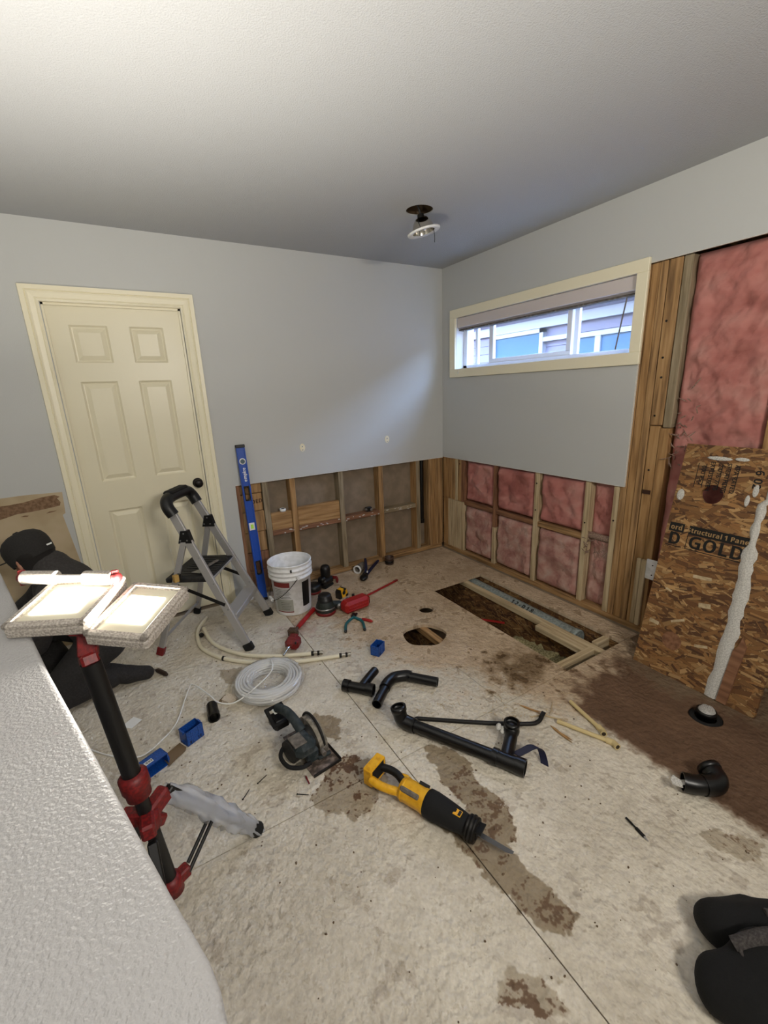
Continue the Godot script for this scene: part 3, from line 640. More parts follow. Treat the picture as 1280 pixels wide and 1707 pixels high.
func build_shell() -> void:
	var c := structure("ceiling")
	nw(); bx(-3.9, -1.4, 2.44, 2.455, 0, 4.3); bx(-1.4, 0, 2.44, 2.455, 1.5, 4.3); bx(-1.4, 0.16, 2.44, 2.455, -0.2, 0.4); bx(-3.9, -1.4, 2.44, 2.455, -0.2, 0.0)
	ring_rect(-1.4, 0, 0.4, 1.5, Vector2(-0.884, 0.925), 0.075, 2.455, 2.44, 36); bx(0.0, 0.16, 2.44, 2.455, 0.4, 4.3); out("drywall", M.ceiling, c)
	nw(); lathe(v2([0.074, 2.445, 0.074, 2.60, 0.0, 2.60]), 28, Transform3D(Basis.IDENTITY, Vector3(-0.884, 0, 0.925))); out("can_housing", mat(Color(.30, .24, .17), 0.5, 0.6), c)
	nw(); bx(-3.95, 0.2, 2.62, 2.66, -0.3, 4.4); out("roof_board", M.osb_tri, c)
	var bz := structure("foundation"); nw(); bx(-3.92, 0.17, -0.36, -0.0005, -0.2, -0.0005); bx(-0.012, 0.155, -0.36, -0.0005, -0.0005, 4.3); bx(-3.92, 0.17, -0.40, -0.36, -0.2, 4.32); out("sill", M.paper, bz)
	nw(); bx(-3.92, 0.17, -0.0005, 2.46, -0.22, -0.19); out("outer_board", M.paper, bz)
	var l := structure("wall_left"); nw(); bx(-3.92, -3.9, -0.35, 2.46, -0.2, 4.32); out("drywall", M.paint, l)
	var f := structure("wall_front"); nw(); bx(-3.92, 0.17, -0.35, 2.46, 4.3, 4.32); out("drywall", M.paint, f)
	# low wall at the left of the picture, rounded at its end
	var pn := structure("wall_pony", "low white textured wall with a rounded end in the left foreground")
	var far := Vector2(-2.990, 1.19); var dir := Vector2(0.2677, 0.9635)
	var o := [far]
	for q in [[-2.909, 1.430], [-2.700, 2.196], [-2.614, 2.488], [-2.538, 2.750], [-2.512, 2.834], [-2.507, 2.862], [-2.506, 2.92], [-2.512, 2.96], [-2.53, 2.99], [-2.56, 3.005], [-2.69, 3.005], [-2.715, 2.995], [-2.73, 2.97]]: o.append(Vector2(q[0], q[1]))
	o.append(far + Vector2(-0.17, 0.047))
	var top := 0.985
	nw()
	var n: int = o.size(); var inset := []
	var ctr := Vector2.ZERO
	for q in o: ctr += q
	ctr /= n
	for lv in [[0.0, 0.0], [top - 0.008, 0.0], [top - 0.005, 0.001], [top - 0.0022, 0.003], [top - 0.0006, 0.006], [top, 0.010]]:
		var ring := []
		for k in n:
			var a: Vector2 = o[(k - 1 + n) % n]; var b: Vector2 = o[k]; var cc: Vector2 = o[(k + 1) % n]
			var nn := ((b - a).normalized().orthogonal() + (cc - b).normalized().orthogonal()).normalized()
			if nn.dot(b - ctr) > 0 and false: nn = -nn
			ring.append(Vector3(b.x, lv[0], b.y) + Vector3(nn.x, 0, nn.y) * lv[1])
		inset.append(ring)
	var sgn := 1.0
	var q0: Vector2 = (o[1] - o[0]).orthogonal()
	if q0.dot(ctr - o[0]) < 0: sgn = -1.0
	if sgn < 0:
		for lv in inset.size():
			for k in n:
				var b2: Vector3 = inset[0][k]
				var dlt: Vector3 = inset[lv][k] - Vector3(b2.x, inset[lv][k].y, b2.z)
				inset[lv][k] -= dlt * 2.0
	smooth()
	var ar := 0.0
	for k in n: ar += (o[k] as Vector2).cross(o[(k + 1) % n])
	for lv in inset.size() - 1:
		for k in n:
			var k2: int = (k + 1) % n
			if ar < 0: quad(inset[lv][k], inset[lv][k2], inset[lv + 1][k2], inset[lv + 1][k])
			else: quad(inset[lv][k2], inset[lv][k], inset[lv + 1][k], inset[lv + 1][k2])
	flat()
	var pv := PackedVector2Array()
	for q in inset[-1]: pv.append(Vector2(q.x, q.z))
	var id := Geometry2D.triangulate_polygon(pv)
	for i in range(0, id.size(), 3):
		var a: Vector3 = inset[-1][id[i]]; var b: Vector3 = inset[-1][id[i + 1]]; var cc: Vector3 = inset[-1][id[i + 2]]
		if (b - a).cross(cc - a).y < 0: tri(a, cc, b)
		else: tri(a, b, cc)
	out("pony_wall_body", M.pony, pn)

func build_door() -> void:
	var d := structure("door_1", "cream six-panel interior door in a moulded cream casing")
	# jamb and casing: stepped moulding, mitred as three boards
	nw(); bx(-2.785, -2.766, 0, 2.045, -0.16, -0.002); bx(-2.060, -2.041, 0, 2.045, -0.16, -0.002); bx(-2.785, -2.041, 2.033, 2.05, -0.16, -0.002); out("jamb", M.cream, d)
	nw(); bx(-2.766, -2.754, 0, 2.033, -0.028, -0.016); bx(-2.072, -2.060, 0, 2.033, -0.028, -0.016); bx(-2.766, -2.060, 2.021, 2.033, -0.028, -0.016); out("door_stop", M.cream, d)
	var prof := [[0.0, 0.006], [0.010, 0.010], [0.014, 0.007], [0.018, 0.010], [0.040, 0.014], [0.048, 0.018], [0.052, 0.014], [0.056, 0.019], [0.078, 0.019], [0.082, 0.0]]   # distance from the opening, thickness
	for side in 3:
		nw(); flat()
		for i in prof.size() - 1:
			var p: Array = prof[i]; var q: Array = prof[i + 1]
			var f := func(e: Array, k: int) -> Vector3:
				var L: float = -2.768 - e[0]; var R: float = -2.058 + e[0]; var T: float = 2.035 + e[0]
				if side == 0: return Vector3(L, 0.0 if k == 0 else T, e[1])
				if side == 1: return Vector3(R, 0.0 if k == 0 else T, e[1])
				return Vector3(L if k == 0 else R, T, e[1])
			var A: Vector3 = f.call(p, 0); var Bq: Vector3 = f.call(q, 0); var C: Vector3 = f.call(q, 1); var D: Vector3 = f.call(p, 1)
			if side == 0: quad(Bq, A, D, C)
			elif side == 1: quad(A, Bq, C, D)
			else: quad(A, D, C, Bq)
		out("casing", M.cream, d)
	# leaf with six raised panels pressed into its face
	var zf := -0.030
	var px := [[-2.660, -2.470], [-2.358, -2.172]]; var py := [[1.715, 1.922], [1.010, 1.610], [0.24, 0.822]]
	var leaf := Node3D.new(); leaf.name = "leaf"; d.add_child(leaf)
	nw(); flat()
	var xs := [-2.764, px[0][0], px[0][1], px[1][0], px[1][1], -2.062]; var yv := [0.014, py[2][0], py[2][1], py[1][0], py[1][1], py[0][0], py[0][1], 2.030]
	for i in 5:
		for j in 7:
			if (i == 1 or i == 3) and (j == 1 or j == 3 or j == 5): continue
			quad(Vector3(xs[i], yv[j], zf), Vector3(xs[i + 1], yv[j], zf), Vector3(xs[i + 1], yv[j + 1], zf), Vector3(xs[i], yv[j + 1], zf))
	bx(-2.764, -2.062, 0.014, 2.030, zf - 0.035, zf - 0.016)
	quad(Vector3(-2.764, 0.014, zf - 0.02), Vector3(-2.062, 0.014, zf - 0.02), Vector3(-2.062, 0.014, zf), Vector3(-2.764, 0.014, zf))
	out("slab", M.cream_door, leaf)
	for i in 2:
		for j in 3:
			nw(); flat()
			var st := [[0.0, 0.0], [0.010, -0.009], [0.016, -0.010], [0.020, -0.008], [0.040, -0.001]]
			for k in st.size() - 1:
				var a: Array = st[k]; var b: Array = st[k + 1]
				var c4 := func(e: Array) -> Array:
					return [Vector3(px[i][0] + e[0], py[j][0] + e[0], zf + e[1]), Vector3(px[i][1] - e[0], py[j][0] + e[0], zf + e[1]), Vector3(px[i][1] - e[0], py[j][1] - e[0], zf + e[1]), Vector3(px[i][0] + e[0], py[j][1] - e[0], zf + e[1])]
				var A: Array = c4.call(a); var Bq: Array = c4.call(b)
				for s in 4: quad(A[s], A[(s + 1) % 4], Bq[(s + 1) % 4], Bq[s])
				if k == st.size() - 2: quad(Bq[0], Bq[1], Bq[2], Bq[3])
			out("raised_panel", M.cream_door, leaf)
	var kb := Node3D.new(); kb.name = "knob"; d.add_child(kb); kb.position = Vector3(-2.112, 0.930, zf)
	var ax := Transform3D(Basis(Vector3.RIGHT, PI / 2), Vector3.ZERO)
	nw(); lathe(v2([0.033, 0.0, 0.033, 0.004, 0.028, 0.008, 0.012, 0.010, 0.011, 0.028]), 24, ax); out("rose", M.knob, kb)
	nw(); lathe(v2([0.011, 0.026, 0.020, 0.030, 0.027, 0.038, 0.029, 0.047, 0.026, 0.056, 0.016, 0.061, 0.0, 0.062]), 24, ax); out("grip", M.knob, kb)

func build_window() -> void:
	var w := structure("window_1", "wide shallow slider window in a flat cream casing")
	var z0 := 0.188; var z1 := 1.676; var y0 := 1.640; var y1 := 2.035
	nw(); bx(-0.019, 0, y1, 2.100, 0.121, 1.736, 0.002); out("casing", M.cream, w)
	nw(); bx(-0.019, 0, 1.574, y0, 0.121, 1.736, 0.002); out("casing", M.cream, w)
	nw(); bx(-0.019, 0, y0, y1, 0.121, z0, 0.002); out("casing", M.cream, w)
	nw(); bx(-0.019, 0, y0, y1, z1, 1.736, 0.002); out("casing", M.cream, w)
	nw(); bx(0, 0.155, y0 - 0.03, y0, z0 - 0.03, z1 + 0.02); bx(0, 0.155, y1, y1 + 0.03, z0 - 0.03, z1 + 0.02); bx(0, 0.155, y0, y1, z0 - 0.03, z0); bx(0, 0.155, y0, y1, z1, z1 + 0.02); out("jamb_liner", M.white_vinyl, w)
	# vinyl frame, fixed light at the right, sliding sash standing a little open
	nw(); bx(0.075, 0.15, y0, y0 + 0.028, z0, z1, 0.003); bx(0.075, 0.15, y1 - 0.028, y1, z0, z1, 0.003); bx(0.075, 0.15, y0, y1, z0, z0 + 0.045, 0.003); bx(0.075, 0.15, y0, y1, z1 - 0.028, z1, 0.003); out("window_frame", M.white_vinyl, w)
	nw(); bx(0.12, 0.145, y0 + 0.028, y1 - 0.028, 1.205, 1.245, 0.002); bx(0.12, 0.145, y0 + 0.028, y1 - 0.028, 0.285, 0.315, 0.002); out("mullion", M.white_vinyl, w)
	nw(); bx(0.132, 0.136, y0 + 0.02, y1 - 0.02, 1.235, z1 - 0.02); out("pane", M.glass, w)
	var s := Node3D.new(); s.name = "sash"; w.add_child(s)
	nw(); bx(0.085, 0.115, y0 + 0.024, y0 + 0.058, 0.478, 1.222, 0.003); bx(0.085, 0.115, y1 - 0.055, y1 - 0.024, 0.478, 1.222, 0.003); bx(0.085, 0.115, y0 + 0.05, y1 - 0.05, 0.478, 0.522, 0.003); bx(0.085, 0.115, y0 + 0.05, y1 - 0.05, 1.185, 1.222, 0.003); out("sash_frame", M.white_vinyl, s)
	nw(); bx(0.098, 0.102, y0 + 0.05, y1 - 0.05, 0.515, 1.192); out("pane", M.glass, s)
	# raised blind
	var b := thing("window_blind", "raised pale mini blind bunched at the top of the window", "blind", Vector3(0.030, 1.955, 0.932))
	nw(); box(Vector3(-0.020, 0.041, 0), Vector3(0.012, 0.074, 1.478), 0.003); out("valance", M.blind, b)
	nw(); box(Vector3(0.012, 0.058, 0), Vector3(0.045, 0.035, 1.47), 0.002); out("head_rail", M.white_vinyl, b)
	for i in 11:
		nw(); box(Vector3(0.012, 0.037 - i * 0.0042, 0.0), Vector3(0.048, 0.0016, 1.47)); out("slat", M.blind, b)
	nw(); box(Vector3(0.012, -0.014, 0), Vector3(0.05, 0.012, 1.47), 0.003); out("bottom_rail", M.dusty_grey, b)
	nw(); tube(curve([Vector3(-0.008, -0.012, 0.68), Vector3(-0.012, -0.12, 0.665), Vector3(-0.012, -0.29, 0.640)], 4), 0.004, 8); out("wand", M.dusty_grey, b)
	nw(); tube([Vector3(-0.005, -0.01, -0.67), Vector3(-0.008, -0.15, -0.69), Vector3(-0.055, -0.305, -0.69), Vector3(-0.056, -0.34, -0.69)], 0.0012, 5); ball(Vector3(-0.056, -0.348, -0.69), Vector3(.005, .009, .005), Basis.IDENTITY, 8, 6); out("lift_cord", M.white, b)

func build_neighbour() -> void:
	var x := 1.8
	var h := thing("neighbour_house", "pale house next door with lap siding and white-trimmed windows seen through the window", "house", Vector3(x, 0, 0))
	nw(); bx(0.06, 0.2, -3, 2.6, -9, 7); out("house_wall", M.siding, h)
	for i in 16:
		var y := 0.60 + i * 0.1
		nw(); X = Transform3D(Basis(Vector3.BACK, -0.10), Vector3(0.03, y, 0)); box(Vector3(0, 0.055, 0), Vector3(0.014, 0.112, 14.0)); out("siding_board", M.siding, h)
	# windows
	for q in [[-0.03, 0.80, 1.30, 1.985, 0.26], [-1.22, -0.42, 1.25, 2.10, -9.0]]:
		var wn := Node3D.new(); wn.name = "house_window"; h.add_child(wn, true)
		nw(); bx(-0.035, 0.05, q[3] - 0.045, q[3], q[0], q[1]); bx(-0.035, 0.05, q[2], q[2] + 0.06, q[0], q[1]); bx(-0.035, 0.05, q[2], q[3], q[0], q[0] + 0.05); bx(-0.035, 0.05, q[2], q[3], q[1] - 0.05, q[1])
		if q[4] > -5: bx(-0.03, 0.04, q[2], q[3], q[4] - 0.03, q[4] + 0.03)
		out("trim", M.house_white, wn)
		nw(); bx(-0.012, -0.006, q[2], q[3], q[0], q[1]); out("pane", M.house_glass, wn)
	nw(); bx(-0.03, 0.05, 1.955, 2.0, -0.42, -0.03); out("band_trim", M.house_white, h)
	# eave: frieze, soffit, fascia with gutter, roof
	nw(); bx(-0.03, 0.05, 2.105, 2.20, -9, 7); out("frieze", M.house_white, h)
	nw(); bx(-0.42, 0.06, 2.36, 2.38, -9, 7); out("soffit", M.house_white, h)
	nw(); bx(-0.44, -0.42, 2.33, 2.50, -9, 7); out("fascia", M.house_white, h)
	nw(); prism(v2([-0.50, 2.44, 6.0, 5.0, 6.0, 5.05, -0.52, 2.48]), 16.0, Transform3D(Basis.IDENTITY, Vector3(0, 0, -1))); out("roof", M.house_shingle, h)
	var g := structure("ground_outside"); nw(); bx(0.3, 30, -0.9, -0.8, -20, 20); out("soil", mat(Color(.42, .40, .36), 0.95), g)
func nwt(t: Node3D) -> void:        # shape in room coordinates, kept relative to the thing
	nw(); X = t.transform.affine_inverse()

func build_objects() -> void:
	build_work_lamp()
	build_person()
	build_ladder()
	build_strand_board()
	build_bucket_and_level()
	build_hand_tools()
	build_boxes_and_hoses()
	build_saws()
	build_pipes()
	build_ceiling_can()
	build_bag()
	build_debris()

# ---- tripod work light
func build_work_lamp() -> void:
	var t := thing("work_light", "dusty LED work light with glowing heads on a black tripod pole behind the low wall", "work light", Vector3(-2.60, 0, 2.08))
	var pb := Vector3(-2.590, 0.17, 2.092); var pt := Vector3(-2.652, 0.925, 2.062)
	var at := func(y: float) -> Vector3: return pb.lerp(pt, (y - pb.y) / (pt.y - pb.y))
	nwt(t); rod(at.call(0.17), at.call(0.56), 0.0175, -1, 18); rod(at.call(0.56), at.call(0.915), 0.0215, -1, 18); out("pole", M.black, t)
	nwt(t); var ax: Basis = frame(pt - pb)
	lathe(v2([0.020, -0.040, 0.029, -0.036, 0.030, -0.012, 0.034, -0.008, 0.034, 0.028, 0.027, 0.034, 0.022, 0.036]), 20, Transform3D(ax, at.call(0.555))); out("clamp_collar", M.red, t)
	nwt(t); lathe(v2([0.018, -0.026, 0.027, -0.022, 0.028, 0.022, 0.018, 0.028]), 20, Transform3D(ax, at.call(0.435)))
	var hubp: Vector3 = at.call(0.45)
	bar(hubp, hubp + Vector3(0.050, 0.012, -0.045), 0.036, 0.046, 0.006); bar(hubp, hubp + Vector3(-0.055, 0.0, -0.03), 0.034, 0.044, 0.006); bar(hubp, hubp + Vector3(0.0, 0.0, 0.06), 0.034, 0.044, 0.006); bar(hubp + Vector3(0.012, -0.03, -0.01), hubp + Vector3(0.03, -0.055, -0.025), 0.03, 0.03, 0.005)
	out("leg_hub", M.red, t)
	nwt(t); var lo: Vector3 = at.call(0.205); lathe(v2([0.016, -0.03, 0.026, -0.028, 0.027, 0.02, 0.017, 0.026]), 18, Transform3D(ax, lo)); bar(lo, lo + Vector3(0.045, 0.0, -0.022), 0.030, 0.034, 0.004); out("lower_hub", M.red, t)
	# three legs; the near one is still in its plastic sleeve
	var la: Vector3 = hubp + Vector3(0.052, 0.010, -0.047); var lb := Vector3(-2.338, 0.032, 1.905)
	var leg := Node3D.new(); leg.name = "leg"; t.add_child(leg, true)
	nwt(t); bar(la, lb, 0.024, 0.028, 0.003); out("leg_tube", M.black, leg)
	nwt(t); rod(lb - (lb - la).normalized() * 0.02, lb + (lb - la).normalized() * 0.02, 0.022, 0.026, 12); out("foot", M.black_matte, leg)
	nwt(t); sleeve(la, lb + (lb - la).normalized() * 0.045, 0.034); var sl := out("plastic_sleeve", M.film_thin, leg); sl.set_meta("label", "crumpled clear plastic sleeve over the leg")
	for q in [Vector3(-2.760, 0.02, 1.80), Vector3(-2.605, 0.02, 2.37)]:
		var l2 := Node3D.new(); l2.name = "leg"; t.add_child(l2, true)
		nwt(t); bar(hubp + (q - hubp) * 0.12, q, 0.024, 0.028, 0.003); out("leg_tube", M.black, l2)
		nwt(t); rod(q + Vector3(0, 0.02, 0), q + Vector3(0, -0.02, 0), 0.02, 0.024, 12); out("foot", M.black_matte, l2)
	for o in [-0.014, 0.014]:
		nwt(t); var mid := la.lerp(lb, 0.48); rod(lo + Vector3(0.045, 0, -0.022 + o), mid + Vector3(0, 0, o), 0.0055, -1, 8); out("brace", M.black, t)
	# top bracket and heads
	nwt(t); bar(pt + Vector3(0, -0.02, 0), pt + Vector3(-0.004, 0.006, -0.012), 0.036, 0.036, 0.005); bar(pt + Vector3(-0.002, 0.0, -0.010), pt + Vector3(0.005, 0.058, -0.050), 0.04, 0.022, 0.003); bar(pt + Vector3(-0.03, 0.055, -0.05), pt + Vector3(0.07, 0.035, -0.02), 0.03, 0.012, 0.003); out("head_bracket", M.red, t)
	lamp_head(t, Vector3(-2.680, 1.034, 1.950), Vector3(0.86, 0.00, 0.46), Vector3(-0.42, -0.15, 0.88), 0.185, 0.190, LAMP_A)
	lamp_head(t, Vector3(-2.536, 1.006, 2.040), Vector3(0.80, -0.08, 0.58), Vector3(-0.50, -0.20, 0.86), 0.150, 0.195, LAMP_B)
	# hinge drum along the far edge and its red knobs
	var c := Vector3(-2.690, 1.062, 1.860); var u := Vector3(0.81, 0.0, 0.586).normalized(); var far := Vector3.ZERO
	nwt(t); rod(c + far - u * 0.110, c + far - u * 0.020, 0.018, -1, 16); rod(c + far + u * 0.060, c + far + u * 0.135, 0.018, -1, 16); rod(c + far - u * 0.04, c + far + u * 0.08, 0.009, -1, 12); out("hinge_drum", M.lamp_body, t)
	for sg in [-1.0, 1.0]:
		nwt(t); var e: Vector3 = c + far + u * (0.142 if sg > 0 else -0.115); lathe(v2([0.0, -0.009, 0.012, -0.008, 0.014, 0.0, 0.012, 0.009, 0.0, 0.010]), 10, Transform3D(frame(u), e)); bar(e + Vector3(0, -0.02, 0.004), e + Vector3(0, 0.02, -0.004), 0.016, 0.010, 0.002); out("knob", M.red, t)

func sleeve(a: Vector3, b: Vector3, r: float) -> void:
	var n := noise(1.0, 77, 3); var bs := frame(b - a); smooth()
	var f := func(i: int, k: int) -> Vector3:
		var u := i / 26.0; var an := TAU * k / 18.0
		var rr := r * (0.62 + 0.45 * sin(PI * clampf(u * 1.1, 0, 1)) + 0.65 * n.get_noise_3d(cos(an) * 1.3, sin(an) * 1.3, u * 7.0))
		return a.lerp(b, u) + bs.x * cos(an) * rr + bs.z * sin(an) * rr * 0.9
	for i in 26:
		for k in 18: quad(f.call(i, k + 1), f.call(i, k), f.call(i + 1, k), f.call(i + 1, k + 1))

func lamp_head(t: Node3D, c: Vector3, u: Vector3, v: Vector3, w: float, h: float, energy: float) -> void:
	u = u.normalized(); var n := v.cross(u).normalized(); v = n.cross(u).normalized()      # v runs towards the near edge, n out of the lit face
	var bs := Basis(u, -v, n)
	var hd := Node3D.new(); hd.name = "lamp_head"; t.add_child(hd, true)
	hd.transform = Transform3D(bs, c - t.position)
	nw(); box(Vector3(0, 0, -0.021), Vector3(w, h, 0.030), 0.007); out("housing", M.lamp_body, hd)
	nw(); for s in [-1.0, 1.0]:
		box(Vector3(0, s * (h / 2 - 0.009), -0.003), Vector3(w, 0.018, 0.014), 0.004); box(Vector3(s * (w / 2 - 0.009), 0, -0.003), Vector3(0.018, h, 0.014), 0.004)
	out("bezel", M.lamp_body, hd)
	for i in int(w / 0.024) - 1:
		nw(); bar(Vector3(-w / 2 + 0.026 + i * 0.024, -h / 2 - 0.001, -0.032), Vector3(-w / 2 + 0.034 + i * 0.024, -h / 2 - 0.003, -0.006), 0.009, 0.010, 0.002, Vector3.FORWARD); out("fin", M.lamp_body, hd)
	nw(); box(Vector3(0, 0, -0.005), Vector3(w - 0.03, h - 0.03, 0.003)); out("reflector_tray", M.lamp_lens_clear, hd)
	nw(); box(Vector3(-w * 0.04, 0, -0.002), Vector3(w * 0.60, h * 0.50, 0.003), 0.001); out("led_panel", M.lens, hd)
	var l := AreaLight3D.new(); l.name = "led_light"; hd.add_child(l, true); l.area_size = Vector2(w * 0.60, h * 0.50); l.light_energy = energy; l.light_color = Color(1, .975, .93)
	l.shadow_enabled = true; l.area_range = 12.0; l.area_attenuation = 2.0
	l.position = Vector3(-w * 0.04, 0, 0.001); l.rotation.x = PI

# ---- person: distance field of tapered bones, meshed as surface nets
func field_mesh(bones: Array, cell: float, k: float) -> void:
	var lo := Vector3.ONE * 1e9; var hi := -lo
	for b in bones:
		var r := maxf(b[2], b[3]) + cell * 2
		lo = lo.min(b[0] - Vector3.ONE * r).min(b[1] - Vector3.ONE * r); hi = hi.max(b[0] + Vector3.ONE * r).max(b[1] + Vector3.ONE * r)
	var n := Vector3i(((hi - lo) / cell).ceil()) + Vector3i.ONE
	var val := PackedFloat32Array(); val.resize(n.x * n.y * n.z); val.fill(1e3)
	for b in bones:
		var a: Vector3 = b[0]; var d: Vector3 = b[1] - a; var L := maxf(d.length_squared(), 1e-9); var r := maxf(b[2], b[3]) + k + cell * 2
		var p0 := Vector3i((((a.min(b[1]) - Vector3.ONE * r) - lo) / cell).floor()).clamp(Vector3i.ZERO, n - Vector3i.ONE); var p1 := Vector3i((((a.max(b[1]) + Vector3.ONE * r) - lo) / cell).ceil()).clamp(Vector3i.ZERO, n - Vector3i.ONE)
		for z in range(p0.z, p1.z + 1):
			for y in range(p0.y, p1.y + 1):
				for x in range(p0.x, p1.x + 1):
					var p := lo + Vector3(x, y, z) * cell
					var tt := clampf((p - a).dot(d) / L, 0.0, 1.0)
					var s := p.distance_to(a + d * tt) - lerpf(b[2], b[3], tt)
					var i := (z * n.y + y) * n.x + x; var o := val[i]
					var hh := clampf(0.5 + 0.5 * (o - s) / k, 0.0, 1.0)
					val[i] = s if o > 900.0 else lerpf(o, s, hh) - k * hh * (1.0 - hh)
	var vid := {}; var verts := []
	for z in n.z - 1:
		for y in n.y - 1:
			for x in n.x - 1:
				var i := (z * n.y + y) * n.x + x
				if val[i] > 0.2: continue
				var sum := Vector3.ZERO; var cnt := 0
				for e in EDGES:
					var o0: Vector3i = e[0]; var o1: Vector3i = e[1]
					var v0 := val[((z + o0.z) * n.y + y + o0.y) * n.x + x + o0.x]; var v1 := val[((z + o1.z) * n.y + y + o1.y) * n.x + x + o1.x]
					if (v0 < 0) != (v1 < 0):
						sum += Vector3(o0).lerp(Vector3(o1), v0 / (v0 - v1)); cnt += 1
				if cnt:
					vid[i] = verts.size(); verts.append(lo + (Vector3(x, y, z) + sum / cnt) * cell)
	smooth()
	var st := [1, n.x, n.x * n.y]
	for z in range(1, n.z - 1):
		for y in range(1, n.y - 1):
			for x in range(1, n.x - 1):
				var i := (z * n.y + y) * n.x + x
				if val[i] > 0.2: continue
				for ax in 3:
					var v0 := val[i]; var v1: float = val[i + st[ax]]
					if (v0 < 0) == (v1 < 0): continue
					var b: int = st[(ax + 1) % 3]; var c: int = st[(ax + 2) % 3]
					var q := [i - b - c, i - c, i, i - b]
					if not (vid.has(q[0]) and vid.has(q[1]) and vid.has(q[2]) and vid.has(q[3])): continue
					var A: Vector3 = verts[vid[q[0]]]; var B2: Vector3 = verts[vid[q[1]]]; var C: Vector3 = verts[vid[q[2]]]; var D: Vector3 = verts[vid[q[3]]]
					if v0 < 0: quad(A, B2, C, D)
					else: quad(A, D, C, B2)

func build_person() -> void:
	var t := thing("person", "person in dark cap and dark shirt kneeling by the far wall behind the work light", "person", Vector3(-2.88, 0, 0.60))
	var pel := Vector3(-2.800, 0.315, 0.585); var che := Vector3(-2.905, 0.575, 0.545); var nek := Vector3(-2.960, 0.680, 0.520); var hed := Vector3(-3.015, 0.765, 0.500)
	var sl := Vector3(-2.920, 0.615, 0.695); var sr := Vector3(-2.945, 0.620, 0.375); var el := Vector3(-3.060, 0.405, 0.735); var er := Vector3(-3.105, 0.43, 0.315); var wl := Vector3(-3.225, 0.360, 0.60); var wr := Vector3(-3.265, 0.390, 0.41)
	var hl := Vector3(-2.795, 0.290, 0.665); var hr := Vector3(-2.810, 0.300, 0.500); var kl := Vector3(-3.060, 0.075, 0.735); var kr := Vector3(-3.140, 0.420, 0.450); var al := Vector3(-2.770, 0.085, 0.680); var ar := Vector3(-3.020, 0.095, 0.440)
	var body := [[pel, che, .105, .115], [che, nek, .11, .055], [nek, hed, .052, .06], [che, sl, .09, .062], [che, sr, .09, .062], [sl, el, .052, .042], [el, wl, .042, .030], [sr, er, .052, .042], [er, wr, .042, .030], [pel, hl, .10, .09], [pel, hr, .10, .09], [hl, kl, .085, .058], [hr, kr, .085, .058], [kl, al, .058, .042], [kr, ar, .058, .042],
		[al, al + Vector3(.085, -.045, .0), .042, .032], [ar, ar + Vector3(-.14, -.06, .0), .045, .03]]
	nwt(t); field_mesh(body, 0.016, 0.03)
	# head, face towards the wall, and two hands with bent fingers on finer grids
	var fd := Vector3(-0.76, -0.36, -0.54).normalized(); var sd := fd.cross(Vector3.UP).normalized(); var ud := sd.cross(fd)
	var head := [[hed + ud * .035 - fd * .012, hed + ud * .03 + fd * .02, .088, .084], [hed + fd * .03 - ud * .02, hed + fd * .045 - ud * .075, .066, .040], [hed + fd * .092 + ud * .0, hed + fd * .108 - ud * .032, .010, .015], [hed + sd * .083 - fd * .005, hed + sd * .086 - ud * .04 - fd * .002, .013, .010], [hed - sd * .083 - fd * .005, hed - sd * .086 - ud * .04 - fd * .002, .013, .010], [hed + fd * .088 - ud * .062, hed + fd * .086 - ud * .066, .018, .016], [nek, hed - ud * .02, .054, .06]]
	field_mesh(head, 0.008, 0.012)
	for hnd in [[wl, el, 1.0], [wr, er, -1.0]]:
		var w: Vector3 = hnd[0]; var d: Vector3 = (w - hnd[1]).normalized(); var side := d.cross(Vector3.UP).normalized(); var dn := side.cross(d).normalized() * -1.0
		var pm := w + d * 0.075; var hb := [[w - d * 0.02, pm - side * .018, .027, .022], [w, pm + side * .018, .025, .021], [w, pm, .026, .022]]
		for i in 4:
			var r0 := pm + side * (-.033 + i * .022) + d * 0.005; var ln: float = [.034, .040, .038, .030][i]
			var r1 := r0 + d * ln + dn * .008; var r2 := r1 + d * ln * .55 + dn * ln * .6; var r3 := r2 + dn * ln * .6
			hb.append_array([[r0, r1, .0092, .0088], [r1, r2, .0088, .0082], [r2, r3, .0082, .0074]])
		var th: Vector3 = w + d * .022 + side * .026 * hnd[2]
		hb.append_array([[th, th + d * .03 + side * .022 * hnd[2] + dn * .01, .0125, .0105], [th + d * .03 + side * .022 * hnd[2] + dn * .01, th + d * .058 + side * .016 * hnd[2] + dn * .022, .0105, .0085]])
		field_mesh(hb, 0.005, 0.006)
	out("body", M.skin, t)
	var g := 0.014
	nwt(t); field_mesh([[pel + Vector3(-.005, .03, 0), che, .112 + g, .12 + g], [che, nek + Vector3(.012, .012, .004), .115 + g, .088], [nek + Vector3(.02, -.03, .07), nek + Vector3(.0, .02, .035), .075, .062], [che, sl, .098 + g, .062 + g], [che, sr, .098 + g, .062 + g], [sl, el, .058 + g, .05 + g], [el, wl.lerp(el, .12), .05 + g, .036 + g], [sr, er, .058 + g, .05 + g], [er, wr.lerp(er, .12), .05 + g, .036 + g], [pel, hl, .10 + g, .06 + g], [pel, hr, .10 + g, .06 + g]], 0.016, 0.035); out("shirt", M.shirt, t)
	nwt(t); field_mesh([[pel, hl, .10 + g, .095 + g], [pel, hr, .10 + g, .095 + g], [hl, kl, .09 + g, .062 + g], [hr, kr, .09 + g, .062 + g], [kl, al.lerp(kl, .1), .062 + g, .05 + g], [kr, ar.lerp(kr, .1), .062 + g, .05 + g]], 0.016, 0.03); out("trousers", M.pants, t)
